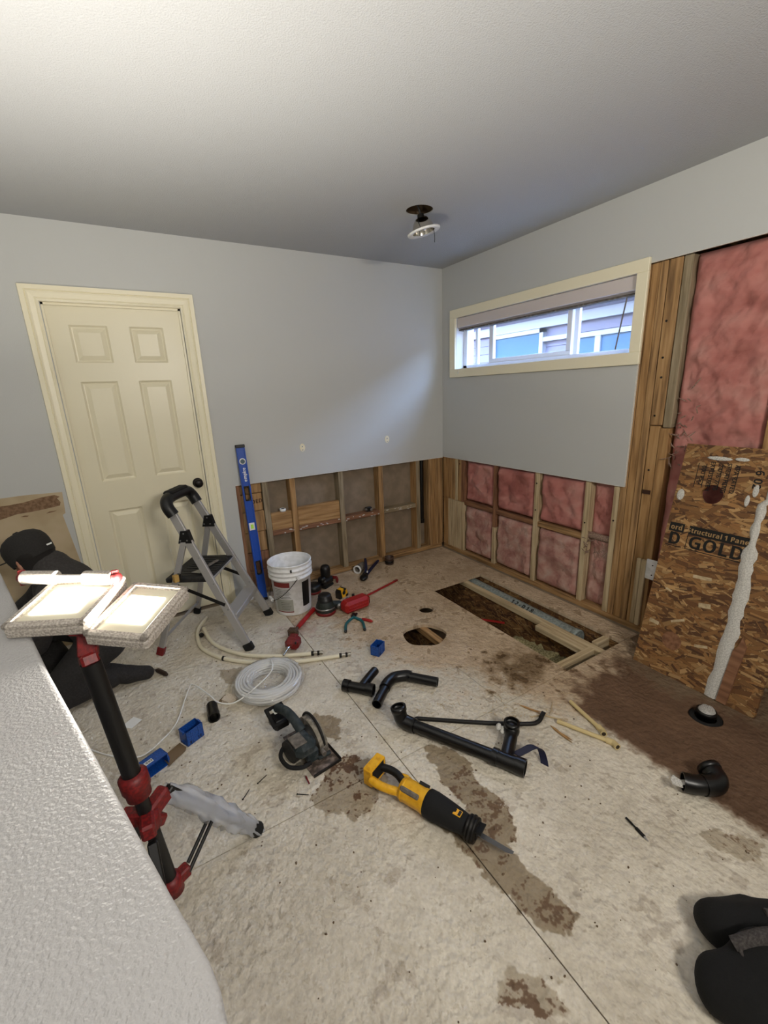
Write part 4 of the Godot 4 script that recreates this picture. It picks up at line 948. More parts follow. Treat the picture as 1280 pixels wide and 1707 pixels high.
	for q in [[al, Vector3(.92, -.40, .02)], [ar, Vector3(-.93, -.36, .0)]]:
		var dd: Vector3 = q[1].normalized()
		nwt(t); field_mesh([[q[0] - dd * .03, q[0] + dd * .06, .056, .046], [q[0] + dd * .06, Vector3((q[0] + dd * .15).x, .040, (q[0] + dd * .15).z), .046, .038]], 0.012, 0.015); out("boot", M.pants, t)
	nwt(t); field_mesh([[hed - fd * .028 + ud * .02, hed - fd * .030 - ud * .045, .078, .066], [hed - sd * .03 - fd * .02, hed - sd * .035 - ud * .05 - fd * .01, .066, .05], [hed + sd * .03 - fd * .02, hed + sd * .035 - ud * .05 - fd * .01, .066, .05]], 0.008, 0.012); out("hair", mottled([Color(.06, .05, .045), Color(.12, .10, .09)], [.3, .7], .05, Vector3.ONE * 9, 70, .9), t)
	# cap: panelled crown, band, bill over the face and a small white tab
	var cap := Node3D.new(); cap.name = "cap"; t.add_child(cap)
	var cb := Basis(sd, ud, -fd); var co := hed + ud * 0.030
	nwt(t); lathe(v2([0.094, -0.050, 0.099, -0.018, 0.101, 0.01, 0.099, 0.035, 0.090, 0.060, 0.072, 0.080, 0.045, 0.093, 0.012, 0.098, 0.011, 0.103, 0.0, 0.104]), 24, Transform3D(cb * Basis(Vector3.RIGHT, -.12) * Basis.from_scale(Vector3(.97, 1, 1.08)), co)); out("crown", M.cap, cap)
	nwt(t); var bl := []
	for i in 13:
		var a := lerpf(-1.15, 1.15, i / 12.0); bl.append(Vector2(sin(a) * .092, cos(a) * .098))
	for i in 13:
		var a := lerpf(1.05, -1.05, i / 12.0); bl.append(Vector2(sin(a) * .088, .072 + cos(a) * .095))
	prism(bl, 0.005, Transform3D(Basis(sd, fd, sd.cross(fd)), co - ud * .012)); out("bill", M.cap, cap)
	nwt(t); var tb := co - fd * .1115 + sd * .012 + ud * -.012; box(tb, Vector3(0.030, 0.008, 0.004), 0.001, Basis(sd, ud, sd.cross(ud))); out("tab", M.white, cap)
	t.position.x += 0.022

# ---- step ladder
func build_ladder() -> void:
	var t := thing("step_ladder", "small two-step aluminium stepladder with black handle and platform beside the door", "step ladder", Vector3(-1.940, 0, 0.5435), 1.0098)
	var top := {}
	for s in [-1.0, 1.0]:
		var rail := Node3D.new(); rail.name = "front_rail"; t.add_child(rail, true)
		var a := Vector3(.215 * s, 0.0, 0.0); var b := Vector3(.150 * s, 0.900, -0.385)
		nw(); bar(a + (b - a) * .03, b, 0.022, 0.048, 0.003, Vector3.BACK); out("rail_channel", M.alu, rail)
		nw(); bar(a + Vector3(0, .0, 0), a + (b - a) * .05, 0.032, 0.056, 0.004, Vector3.BACK); out("rubber_foot", M.black_matte, rail)
		for f in [.30, .48, .66, .80]:
			nw(); var q := a.lerp(b, f); rod(q + Vector3(0.010, 0, 0.010), q + Vector3(0.0135, 0, 0.012), .005, -1, 8); rod(q - Vector3(0.010, 0, -0.010), q - Vector3(0.0135, 0, -0.012), .005, -1, 8); out("rivet", M.steel, rail)
		var leg := Node3D.new(); leg.name = "rear_leg"; t.add_child(leg, true)
		var c := Vector3(.168 * s, 0.71, -0.315); var d := Vector3(.255 * s + .01, 0.0, -0.545)
		nw(); bar(c, d + (c - d) * .02, 0.020, 0.034, 0.003, Vector3.BACK); out("leg_channel", M.alu, leg)
		nw(); bar(d, d + (c - d) * .07, 0.03, 0.044, 0.004, Vector3.BACK); out("rubber_foot", M.red if s < 0 else M.black_matte, leg)
		nw(); prism(v2([-.035, -.04, .045, -.04, .028, .035, -.012, .035]), 0.034, Transform3D(Basis(Vector3.UP, -PI / 2) , Vector3(.163 * s, 0.725, -0.315))); out("hinge_bracket", M.black, t)
		for q in [Vector3(0, 0.02, -.31), Vector3(0, -0.022, -.295), Vector3(0, -.022, -.335)]:
			nw(); rod(Vector3(.163 * s - .019, 0.725 + q.y, q.z), Vector3(.163 * s + .019, 0.725 + q.y, q.z), .005, -1, 8); out("bolt", M.steel, t)
	# handle: a thick black moulded bow
	nw(); tube(curve([Vector3(-.155, .850, -.362), Vector3(-.155, .900, -.388), Vector3(-.115, .935, -.402), Vector3(.0, .942, -.405), Vector3(.115, .935, -.402), Vector3(.155, .900, -.388), Vector3(.155, .850, -.362)], 6), 0.034, 14); out("handle", M.black, t)
	nw(); box(Vector3(0, .966, -.405), Vector3(.20, .024, .060), .009); out("handle_pad", M.black_matte, t)
	# platform with ribs, lower step, braces
	var pf := Node3D.new(); pf.name = "platform"; t.add_child(pf)
	nw(); box(Vector3(0, .457, -.325), Vector3(.375, .030, .275), .006); out("tray", M.dusty_black, pf)
	for i in 9:
		nw(); box(Vector3(-.15 + i * .0375, .4735, -.30), Vector3(.012, .004, .20), .001); out("rib", M.black, pf)
	nw(); box(Vector3(0, .458, -.184), Vector3(.34, .014, .006), .002); out("edge_strip", M.alu, pf)
	nw(); box(Vector3(0, .228, -.105), Vector3(.385, .014, .085), .003); box(Vector3(0, .214, -.065), Vector3(.385, .030, .006), .001); out("lower_step", M.alu, t)
	nw(); bar(Vector3(-.245, .10, -.512), Vector3(.255, .10, -.512), .006, .020, .001, Vector3.UP); out("rear_brace", M.alu, t)
	for s in [-1.0, 1.0]:
		nw(); bar(Vector3(.192 * s, .44, -.42), Vector3(.205 * s, .30, -.12), .004, .022, .001); out("side_brace", M.dark_steel, t)
	var k := thing("small_box", "little tan box standing on the stepladder's black platform", "box", Vector3(-2.372, .472, .545), .4)
	nw(); box(Vector3(0, .021, 0), Vector3(.042, .042, .026), .002); out("carton", mat(Color(.72, .58, .32), .8), k)
	nw(); box(Vector3(.013, .021, 0), Vector3(.018, .0425, .0265), .002); out("end_flap", M.black, k)
	var rg := thing("sanding_tool", "grey scraper lying on the stepladder's black platform", "scraper", Vector3(-2.17, .476, .41), .75)
	nw(); box(Vector3(0, .006, 0), Vector3(.16, .010, .022), .003); out("handle", M.dusty_grey, rg)
	nw(); prism(v2([-.08, -.014, -.13, -.032, -.13, .032, -.08, .014]), .002, Transform3D(Basis(Vector3.RIGHT, -PI / 2), Vector3(0, .006, 0))); out("blade", M.steel, rg)

# ---- strand board leaning on the studs
func build_strand_board() -> void:
	var s := Vector3(.25, 1.17, 0).normalized(); var n := Vector3(-s.y, s.x, 0)
	var org := Vector3(-0.28, 0, 0)
	var t := thing("strand_board", "tall brown oriented strand board with printed stamps leaning on the studs", "board", Vector3(-0.28, 0, 2.31))
	var fr := Transform3D(Basis(Vector3.BACK, n, -s), org)     # x along the wall, z down the slope
	var L := 1.196
	nwt(t); X = X * fr; UVM = 3
	var z0 := 2.044; var z1 := 2.594
	ring_rect(z0, z1, -L, -0.72, Vector2(2.207, -0.960), 0.047, 0.0, -0.018, 32); plain(z0, z1, -0.72, 0.0); UVM = 0
	out("panel", M.osb, t)
	nwt(t); X = X * fr; rod(Vector3(2.201, -.003, -.187), Vector3(2.201, .0005, -.187), .046, -1, 26); out("filled_hole", wood("red", 0), t)
	# tall narrow print, running up the board
	var at := func(a: float, b: float) -> Vector3: return org + s * b + n * 0.0006 + Vector3(0, 0, a) - t.position
	for i in 6:
		nwt(t); X = X * fr; bx(2.118 + i * .034, 2.121 + i * .034, 0, .0006, -1.105, -0.985); out("rule", M.ink, t)
	for q in [["APA RATED", 2.285], ["SHEATHING", 2.251], ["24/16 7/16", 2.217], ["EXPOSURE 1", 2.183], ["000 PS 2", 2.149]]:
		text(t, q[0], .0195, at.call(q[1] - .004, 1.045), Basis(-s, Vector3.BACK, n), M.ink)
	text(t, "6 02", .034, at.call(2.370, 1.055), Basis(-s, Vector3(0, 0, 1), n), M.ink)
	# the wide stamp: black bar with a name, big letters below
	nwt(t); X = X * fr; bx(2.150, 2.405, 0, .0006, -.790, -.745); bx(2.058, 2.128, 0, .0006, -.790, -.745); bx(2.150, 2.405, 0, .0006, -.672, -.668); bx(2.056, 2.128, 0, .0006, -.672, -.668); bx(2.150, 2.153, 0, .0006, -.745, -.67); out("stamp_bar", M.ink, t)
	var face := Basis(Vector3.BACK, s, n)
	text(t, "Structural 1 Panel", .0235, at.call(2.278, .7665) + n * .0008, face, mat(Color(.62, .50, .33), .8))
	text(t, "ord", .026, at.call(2.093, .7665) + n * .0008, face, mat(Color(.62, .50, .33), .8))
	text(t, "GOLD", .066, at.call(2.278, .708), face, M.ink); text(t, "D", .066, at.call(2.092, .708), face, M.ink)
	# crust of white filler down the board and a splintered strip beside it
	nwt(t); X = X * fr; smooth()
	var nn := noise(1.0, 33, 3)
	var f := func(i: int, k: int) -> Vector3:
		var b := lerpf(.003, 1.19, i / 44.0); var w := .022 + .010 * nn.get_noise_1d(b * 16.0) + (.006 if b < .75 else -.006)
		var c := 2.419 + .010 * sin(b * 5.0) + .008 * nn.get_noise_1d(b * 9.0 + 40.0) + (.02 if b > .95 else 0.0)
		var u := k / 4.0 * 2.0 - 1.0
		return Vector3(c + u * w, .001 + (.009 + .006 * nn.get_noise_2d(b * 30.0, u * 3.0)) * (1.0 - pow(absf(u), 4.0)), -b)
	for i in 44:
		for k in 4: quad(f.call(i, k), f.call(i, k + 1), f.call(i + 1, k + 1), f.call(i + 1, k))
	out("filler_ridge", M.mortar, t)
	nwt(t); X = X * fr; prism(v2([2.446, -.004, 2.486, -.004, 2.500, -.30, 2.478, -.34, 2.470, -.29, 2.456, -.27]), .012, Transform3D(Basis(Vector3.RIGHT, Vector3(0, 0, 1), Vector3(0, -1, 0)), Vector3(0, .006, 0))); out("splinter_strip", wood("red", 2), t)
	for q in [[2.350, .955, .010, .028], [2.372, 1.005, .012, .030], [2.071, .935, .018, .030], [2.20, 1.135, .055, .010], [2.29, 1.14, .03, .009]]:
		nwt(t); X = X * fr; ball(Vector3(q[0], .0, -q[1]), Vector3(q[2], .0025, q[3]), Basis.IDENTITY, 10, 6); out("filler_smear", M.mortar, t)
	for q in [[2.30, .42, .032, .014, .2], [2.13, .44, .02, .006, -.3], [2.205, .30, .04, .007, .5], [2.26, .55, .05, .010, .1], [2.10, .25, .03, .012, -.1], [2.33, .22, .035, .008, .3]]:
		nwt(t); X = X * fr; box(Vector3(q[0], .0006, -q[1]), Vector3(q[2] * 1.6, .0016, q[3] * 1.6), 0, Basis(Vector3.UP, q[4])); out("loose_strand", wood("pale", 0), t)
func plain(x0: float, x1: float, za: float, zb: float) -> void:
	var c := []
	for y in [0.0, -0.018]:
		for q in [[x0, za], [x1, za], [x1, zb], [x0, zb]]: c.append(Vector3(q[0], y, q[1]))
	flat(); quad(c[3], c[2], c[1], c[0]); quad(c[4], c[5], c[6], c[7])
	for i in 4: quad(c[i + 4], c[i], c[(i + 1) % 4], c[(i + 1) % 4 + 4])

# ---- bucket, spirit level
func build_bucket_and_level() -> void:
	var b := thing("bucket", "white plastic pail with red and grey label and a wire handle", "bucket", Vector3(-1.648, 0, 0.362))
	var R := func(y: float) -> float: return lerpf(.124, .143, y / .375)
	nw(); lathe(v2([0, 0.006, .112, 0.004, .116, 0.0, .123, 0.003, .1245, .012, .1385, .268, .152, .272, .153, .282, .143, .286, .143, .300, .153, .304, .153, .312, .144, .316, .1445, .330, .154, .334, .154, .342, .147, .346, .148, .366, .1525, .370, .1525, .377, .146, .379, .1435, .374, .139, .28, .121, .012, 0, .010]), 40); out("pail", M.white_plastic, b)
	var strip := func(y0: float, y1: float, a0: float, a1: float, m: Material, nm: String) -> void:
		nw(); lathe([Vector2(R.call(y0) + .0012, y0), Vector2(R.call(y1) + .0012, y1)], 14, Transform3D.IDENTITY, a0, a1); out(nm, m, b)
	var a := atan2(2.81, -.85)
	strip.call(.222, .258, a + .12, a + 1.05, M.label_red, "label_band")
	strip.call(.040, .128, a + .02, a + 1.00, M.label_grey, "label_panel")
	strip.call(.030, .038, a + .02, a + 1.00, M.label_red, "label_band")
	for i in 7: strip.call(.138 + i * .011, .141 + i * .011, a + .10 + .05 * (i % 3), a + 1.0 - .08 * (i % 2), M.label_ink, "label_line")
	for i in 5: strip.call(.052 + i * .013, .055 + i * .013, a + .22 - .04 * (i % 3), a + .70, M.label_ink, "label_line")
	strip.call(.058, .245, a - 1.02, a - .52, mat(Color(.05, .04, .045), .5), "dark_panel")
	# ears and the wire bail hanging against the side
	var ear := func(an: float) -> Vector3: return Vector3(cos(an) * .152, .292, sin(an) * .152)
	var e0: Vector3 = ear.call(a - .30); var e1: Vector3 = ear.call(a - .30 + PI)
	for e in [e0, e1]:
		nw(); rod(e * Vector3(.97, 1, .97), e * Vector3(1.10, 1, 1.10), .014, .011, 12); out("ear", M.white_plastic, b)
	var pts := []
	for i in 17:
		var u := i / 16.0; var an := a - .30 + PI * u; var y := .292 - .175 * sin(PI * u)
		var rr := maxf(.158, R.call(y) + .022)
		pts.append(Vector3(cos(an) * rr, y, sin(an) * rr))
	nw(); tube(pts, .0022, 6); out("bail", M.dark_steel, b)
	nw(); rod(pts[8].lerp(pts[7], .9), pts[8].lerp(pts[9], .9), .011, -1, 10); out("bail_grip", M.white_plastic, b)
	nw(); box(Vector3(cos(a - .02) * .1525, .345, sin(a - .02) * .1525), Vector3(.012, .022, .004), .001, Basis(Vector3.UP, PI / 2 - a)); out("tear_tab", M.black, b)

	var l := thing("spirit_level", "long blue box-beam spirit level leaning upright against the wall by the door", "spirit level", Vector3(-1.800, 0, 0.100))
	var p0 := Vector3(-1.800, 0.002, 0.098); var p1 := Vector3(-1.812, 1.165, 0.016)
	var bs := frame(p1 - p0, Vector3.BACK)          # y up the level, x across, z out or in
	if bs.z.z < 0: bs = Basis(-bs.x, bs.y, -bs.z)
	l.basis = bs; l.position = p0
	var W := .060; var D := .026; var Lh := 1.165
	# face with real slots: rails and webs around them
	nw(); bx(-W / 2, -W / 2 + .010, .02, Lh - .02, 0, D, .002); bx(W / 2 - .010, W / 2, .02, Lh - .02, 0, D, .002)
	for q in [[.02, .205], [.315, .55], [.605, .765], [.875, Lh - .02]]: bx(-W / 2 + .008, W / 2 - .008, q[0], q[1], .004, D - .004)
	out("beam", M.blue_level, l)
	for q in [[.205, .315], [.765, .875]]:
		nw(); var rim := []
		for i in 20:
			var an := TAU * i / 20.0; rim.append(Vector3(cos(an) * .018, (q[0] + q[1]) / 2 + sin(an) * .018 + (q[1] - q[0] - .044) / 2 * signf(sin(an)), D / 2))
		tube(rim, .006, 8, false, true); out("grip_rim", M.black, l)
	for q in [0.0, Lh - .02]:
		nw(); bx(-W / 2 - .001, W / 2 + .001, q, q + .022, -.001, D + .001, .003); out("end_cap", M.black, l)
	nw(); lathe(v2([.016, 0, .022, 0, .022, D + .002, .016, D + .002]), 24, Transform3D(Basis(Vector3.RIGHT, PI / 2), Vector3(0, 1.050, -.001))); out("plumb_vial_ring", M.white, l)
	nw(); rod(Vector3(0, 1.050, .004), Vector3(0, 1.050, D - .002), .0165, -1, 20); out("plumb_vial", mat(Color(.35, .42, .45), .2), l)
	nw(); bx(-.024, .016, .550, .605, 0, D + .002, .002); out("centre_vial_frame", M.white, l)
	nw(); bx(-.014, .009, .560, .595, .004, D + .003, .003); out("centre_vial", M.vial, l)
	text(l, "empire", .022, Vector3(.002, .955, D - .0035), Basis(Vector3.BACK, PI / 2), M.white)

# ---- tools lying between the bucket and the floor hatch
func build_hand_tools() -> void:
	var t := thing("impact_driver", "black cordless tool with a drum-shaped top standing by the back wall right of the bucket", "power tool", Vector3(-1.308, 0, 0.165), .5)
	nw(); lathe(v2([0, .085, .036, .085, .040, .095, .040, .15, .034, .172, .026, .18, 0, .18]), 18); out("motor_housing", M.black, t)
	nw(); box(Vector3(-.005, .052, 0), Vector3(.12, .06, .085), .016); box(Vector3(-.05, .075, 0), Vector3(.05, .05, .06), .012); out("body", M.black, t)
	nw(); box(Vector3(0, .012, 0), Vector3(.11, .024, .075), .008); out("base", M.black_matte, t)
	nw(); rod(Vector3(.06, .055, .02), Vector3(.10, .045, .03), .016, .010, 12); ball(Vector3(.085, .03, .045), Vector3(.012, .028, .012)); out("nozzle", M.red, t)
	t = thing("drum_tool", "squat black and red drum beside the bucket", "tool", Vector3(-1.432, 0, 0.205))
	nw(); lathe(v2([0, .022, .060, .022, .062, .030, .061, .058, .050, .068, 0, .068]), 24); out("cap", M.black, t)
	nw(); lathe(v2([0, 0, .054, 0, .058, .006, .058, .022, 0, .022]), 24); out("base", M.red, t)
	t = thing("cordless_tool", "dusty dark green cone-shaped tool with red base standing in front of bucket", "power tool", Vector3(-1.485, 0, 0.562))
	nw(); lathe(v2([0, 0, .066, 0, .071, .006, .072, .026, 0, .026]), 24); out("base", M.red, t)
	nw(); lathe(v2([.070, .026, .069, .040, .066, .046, .066, .060, .060, .075, .052, .095]), 24); out("skirt", M.green_black, t)
	nw(); lathe(v2([.052, .095, .050, .115, .046, .118, .046, .135, .040, .142, 0, .143]), 24); out("drum_top", M.black, t)
	nw(); lathe(v2([.0685, .044, .071, .047, .071, .052, .0685, .055]), 24); out("band", M.steel, t)
	nw(); rod(Vector3(.04, .055, .02), Vector3(.104, .042, .014), .032, .026, 14); rod(Vector3(.100, .042, .014), Vector3(.122, .045, .012), .018, .014, 12); out("side_arm", M.green_black, t)
	nw(); lathe(v2([.0, 0, .020, .002, .022, .008, .0, .010]), 14, Transform3D(Basis(Vector3.RIGHT, PI / 2), Vector3(.085, .048, .046))); out("dial", M.steel, t)
	t = thing("tape_measure", "yellow and black tape measure lying near the red case", "tape measure", Vector3(-1.285, 0, 0.405), .35)
	nw(); prism(v2([-.042, 0, .042, 0, .042, .030, .030, .060, .005, .072, -.028, .068, -.042, .05]), .040); out("case", M.yellow, t)
	nw(); prism(v2([-.044, 0, -.018, 0, -.022, .030, -.030, .070, -.044, .052]), .046); prism(v2([.0, .055, .022, .050, .028, .066, .004, .076]), .046); prism(v2([.020, 0, .045, 0, .045, .020, .022, .016]), .046); out("rubber_grip", M.black, t)
	nw(); lathe(v2([0, 0, .016, 0, .016, .002, 0, .002]), 16, Transform3D(Basis(Vector3.RIGHT, PI / 2), Vector3(.004, .038, .020))); out("badge", M.black_matte, t)
	nw(); box(Vector3(.052, .008, 0), Vector3(.024, .002, .025)); box(Vector3(.064, .002, 0), Vector3(.002, .014, .02)); out("hook", M.steel, t)
	t = thing("faucet_fitting", "small corroded metal valve lying behind the red case", "valve", Vector3(-1.225, 0, 0.525), -.3)
	nw(); rod(Vector3(-.07, .018, 0), Vector3(.05, .018, .01), .013, .013, 12); rod(Vector3(-.02, .018, 0), Vector3(-.02, .055, -.01), .012, .010, 12); out("valve_body", M.dark_steel, t)
	nw(); lathe(v2([0, 0, .020, 0, .021, .01, .019, .018, 0, .018]), 6, Transform3D(Basis(Vector3.BACK, -PI / 2), Vector3(-.07, .021, 0))); lathe(v2([0, 0, .017, 0, .017, .02, 0, .02]), 6, Transform3D(Basis(Vector3.BACK, -PI / 2), Vector3(.03, .018, .008))); out("nut", M.steel, t)
	nw(); box(Vector3(.075, .012, .0), Vector3(.05, .02, .016), .004, Basis(Vector3.UP, .4)); out("lever", M.brass, t)
	t = thing("red_case", "glossy red rounded tool case lying by the teal pliers", "case", Vector3(-1.290, 0, 0.640), .12)
	nw(); box(Vector3(0, .047, 0), Vector3(.205, .088, .095), .020); out("shell", M.red_bright, t)
	for i in 3:
		nw(); box(Vector3(0, .028 + i * .021, .0475), Vector3(.165, .007, .006), .002); out("ridge", M.red_bright, t)
	nw(); box(Vector3(.104, .05, 0), Vector3(.008, .05, .06), .003); out("end_plate", M.red, t)
	t = thing("red_strap", "long thin red stick lying on the floor behind the red case", "stick", Vector3(-0.966, 0, 0.465))
	nwt(t); bar(Vector3(-1.175, .012, .533), Vector3(-.791, .006, .408), .020, .007, .002); out("stick", M.red_bright, t)
	nwt(t); bar(Vector3(-.83, .0115, .4207), Vector3(-.791, .0107, .408), .021, .003, .001); out("tip", M.red, t)
	# pliers with teal grips
	t = thing("pliers", "steel pliers with two teal handles spread open on the floor", "pliers", Vector3(-1.375, 0, 0.765))
	for q in [[Vector3(-1.355, .010, .745), Vector3(-1.440, .012, .800), Vector3(-1.488, .012, .885)], [Vector3(-1.362, .010, .742), Vector3(-1.340, .012, .83), Vector3(-1.375, .012, .935)]]:
		nwt(t); tube(curve(q, 5), .0095, 10); out("grip", M.teal, t)
		nwt(t); ball(q[2], Vector3(.0105, .0105, .0105)); out("grip_end", M.black, t)
	nwt(t); rod(Vector3(-1.358, .002, .742), Vector3(-1.358, .018, .742), .017, -1, 16); bar(Vector3(-1.365, .010, .745), Vector3(-1.335, .010, .700), .020, .012, .003); bar(Vector3(-1.352, .010, .748), Vector3(-1.318, .010, .712), .016, .012, .003); out("jaws", M.dark_steel, t)
	t = thing("screwdriver", "short red-handled screwdriver lying beside the teal pliers", "screwdriver", Vector3(-1.308, 0, 0.825))
	nwt(t); tube([Vector3(-1.322, .010, .803), Vector3(-1.312, .010, .820), Vector3(-1.288, .010, .864), Vector3(-1.284, .010, .872)], [.007, .0105, .0105, .006], 10); out("handle", M.red_bright, t)
	nwt(t); rod(Vector3(-1.347, .008, .760), Vector3(-1.322, .010, .803), .0035, -1, 8); out("shaft", M.steel, t)
	# hammer
	t = thing("hammer", "hammer with a long red handle lying in front of bucket", "hammer", Vector3(-1.65, 0, 0.60))
	nwt(t); tube([Vector3(-1.552, .020, .500), Vector3(-1.60, .019, .547), Vector3(-1.70, .020, .642), Vector3(-1.735, .021, .678)], [.017, .015, .0165, .013], 12); out("handle", M.red_bright, t)
	nwt(t); rod(Vector3(-1.735, .021, .678), Vector3(-1.772, .022, .715), .010, -1, 10); box(Vector3(-1.782, .028, .728), Vector3(.044, .054, .062), .008, Basis(Vector3.UP, .8)); out("head", mottled([Color(.22, .15, .10), Color(.36, .27, .20)], [.3, .7], .03, Vector3.ONE * 8, 66, .6), t)
	# red chunky tool with a chrome shank
	t = thing("rotary_tool", "chunky red power tool with a chrome shank lying across the white hoses", "power tool", Vector3(-1.828, 0, 0.862), -.66)
	nw(); box(Vector3(0, .042, 0), Vector3(.085, .072, .092), .020); box(Vector3(0, .075, -.01), Vector3(.050, .018, .055), .007); out("body", M.red, t)
	nw(); box(Vector3(.028, .060, .036), Vector3(.012, .016, .012), .003); out("switch", M.black, t)
	nw(); rod(Vector3(-.01, .036, .045), Vector3(-.012, .040, .075), .016, .010, 12); rod(Vector3(-.012, .040, .075), Vector3(-.016, .036, .125), .0065, .006, 10); out("shank", M.chrome, t)
	# by the far wall
	t = thing("pipe_sleeve", "short pipe end with a white rim lying against the back wall plate", "pipe", Vector3(-.945, 0, 0.060), .35)
	nw(); X = Transform3D(Basis(Vector3.UP, .25) * Basis(Vector3.BACK, PI / 2), Vector3(0, .036, 0)); lathe(v2([.026, .045, .037, .045, .037, .058, .026, .058, .026, .045]), 22); out("rim", M.white_plastic, t)
	nw(); X = Transform3D(Basis(Vector3.UP, .25) * Basis(Vector3.BACK, PI / 2), Vector3(0, .036, 0)); lathe(v2([0, -.060, .030, -.060, .034, -.02, .033, .046, .026, .046, .024, -.02]), 22); out("body", M.dusty_grey, t)
	t = thing("pipe_cutter", "black-headed cutter with two dark blue handles by the back wall", "cutter", Vector3(-.93, 0, 0.17))
	nwt(t); ball(Vector3(-1.005, .022, .235), Vector3(.034, .022, .052), Basis(Vector3.UP, -.75)); box(Vector3(-.975, .028, .20), Vector3(.04, .03, .06), .008, Basis(Vector3.UP, -.75)); out("cutter_head", M.black, t)
	for q in [[Vector3(-.975, .03, .205), Vector3(-.935, .060, .15), Vector3(-.905, .115, .085)], [Vector3(-.955, .025, .20), Vector3(-.86, .045, .13), Vector3(-.765, .055, .060)]]:
		nwt(t); tube(curve(q, 4), [.011, .012, .0125, .013, .013, .013, .013, .012, .010], 10); out("handle", M.navy, t)
	nwt(t); rod(Vector3(-.952, .036, .195), Vector3(-.945, .050, .190), .009, -1, 12); out("pivot", M.steel, t)
	t = thing("rusty_can", "small dark rusty can standing at the far wall's base plate", "can", Vector3(-.655, 0, 0.066))
	nw(); lathe(v2([0, 0, .036, 0, .038, .004, .036, .008, .036, .045, .040, .048, .041, .068, .037, .070, .034, .066, .033, .010, 0, .010]), 22); out("can_body", mottled([Color(.16, .10, .08), Color(.30, .22, .18), Color(.45, .40, .36)], [.3, .6, .9], .03, Vector3.ONE * 10, 67, .55), t)
	nw(); lathe(v2([.0365, .014, .039, .018, .039, .030, .0365, .034]), 22); out("ring", M.dark_steel, t)
	# on the wall framing
	t = thing("tape_roll", "small white tape roll sitting on the backing board between the studs", "tape", Vector3(-1.535, .620, -.040))
	nw(); lathe(v2([.014, 0, .024, 0, .024, .022, .014, .022, .014, 0]), 20); out("roll", M.white, t)
	nw(); lathe(v2([.011, .001, .0145, .001, .0145, .021, .011, .021, .011, .001]), 20); out("core", M.navy, t)
	t = thing("small_tool", "small black gadget resting on the mid-height blocking in the back wall", "tool", Vector3(-.775, .483, -.050))
	nw(); box(Vector3(0, .020, 0), Vector3(.052, .040, .04), .006); out("case", M.black, t)
	nw(); rod(Vector3(-.026, .024, .01), Vector3(-.040, .024, .012), .012, .010, 12); rod(Vector3(.015, .018, .020), Vector3(.015, .018, .026), .012, -1, 12); out("dial", M.dusty_grey, t)

# ---- electrical boxes, hoses, coil, cable
func junction_box(label: String, at: Vector3, turn: float, sz: Vector3, side := false) -> Node3D:
	var t := thing("junction_box", label, "junction box", at, turn, "blue electrical boxes")
	var w := .0028; var h := sz / 2
	nw()
	if side: X = Transform3D(Basis(Vector3.RIGHT, PI / 2), Vector3(0, h.z, 0))
	else: X = Transform3D(Basis.IDENTITY, Vector3(0, h.y, 0))
	var xx := X
	bx(-h.x, h.x, -h.y, -h.y + w, -h.z, h.z); bx(-h.x, -h.x + w, -h.y, h.y, -h.z, h.z); bx(h.x - w, h.x, -h.y, h.y, -h.z, h.z); bx(-h.x, h.x, -h.y, h.y, -h.z, -h.z + w); bx(-h.x, h.x, -h.y, h.y, h.z - w, h.z)
	out("shell", M.blue_box, t)
	for s in [-1.0, 1.0]:
		nw(); X = xx; bx(s * h.x - .004, s * h.x + .004, h.y - .012, h.y + .001, -.010, .010, .001); bx(s * h.x - .003, s * h.x + .006, -h.y + .006, -h.y + .020, -.012, .012, .001); out("screw_lug", M.blue_box, t)
		nw(); X = xx; bx(s * h.x * .45 - .002, s * h.x * .45 + .002, -h.y + .004, h.y - .004, h.z - .001, h.z + .003, .001); out("rib", M.blue_box, t)
		nw(); X = xx; bx(s * h.x * .5 - .007, s * h.x * .5 + .007, -h.y + .006, -h.y + .020, h.z, h.z + .0012); out("knockout", mat(Color(.03, .10, .26), .6), t)
	if side:
		nw(); X = xx; bx(-h.x * .55, h.x * .05, -h.y * .15, h.y * .55, -h.z - .0012, -h.z - .0002); out("sticker", M.white, t)
		for i in 9:
			nw(); X = xx; bx(-h.x * .48 + i * .0032, -h.x * .48 + i * .0032 + [.001, .002, .0015][i % 3], -h.y * .02, h.y * .42, -h.z - .0016, -h.z - .0010); out("barcode_line", M.ink, t)
	return t

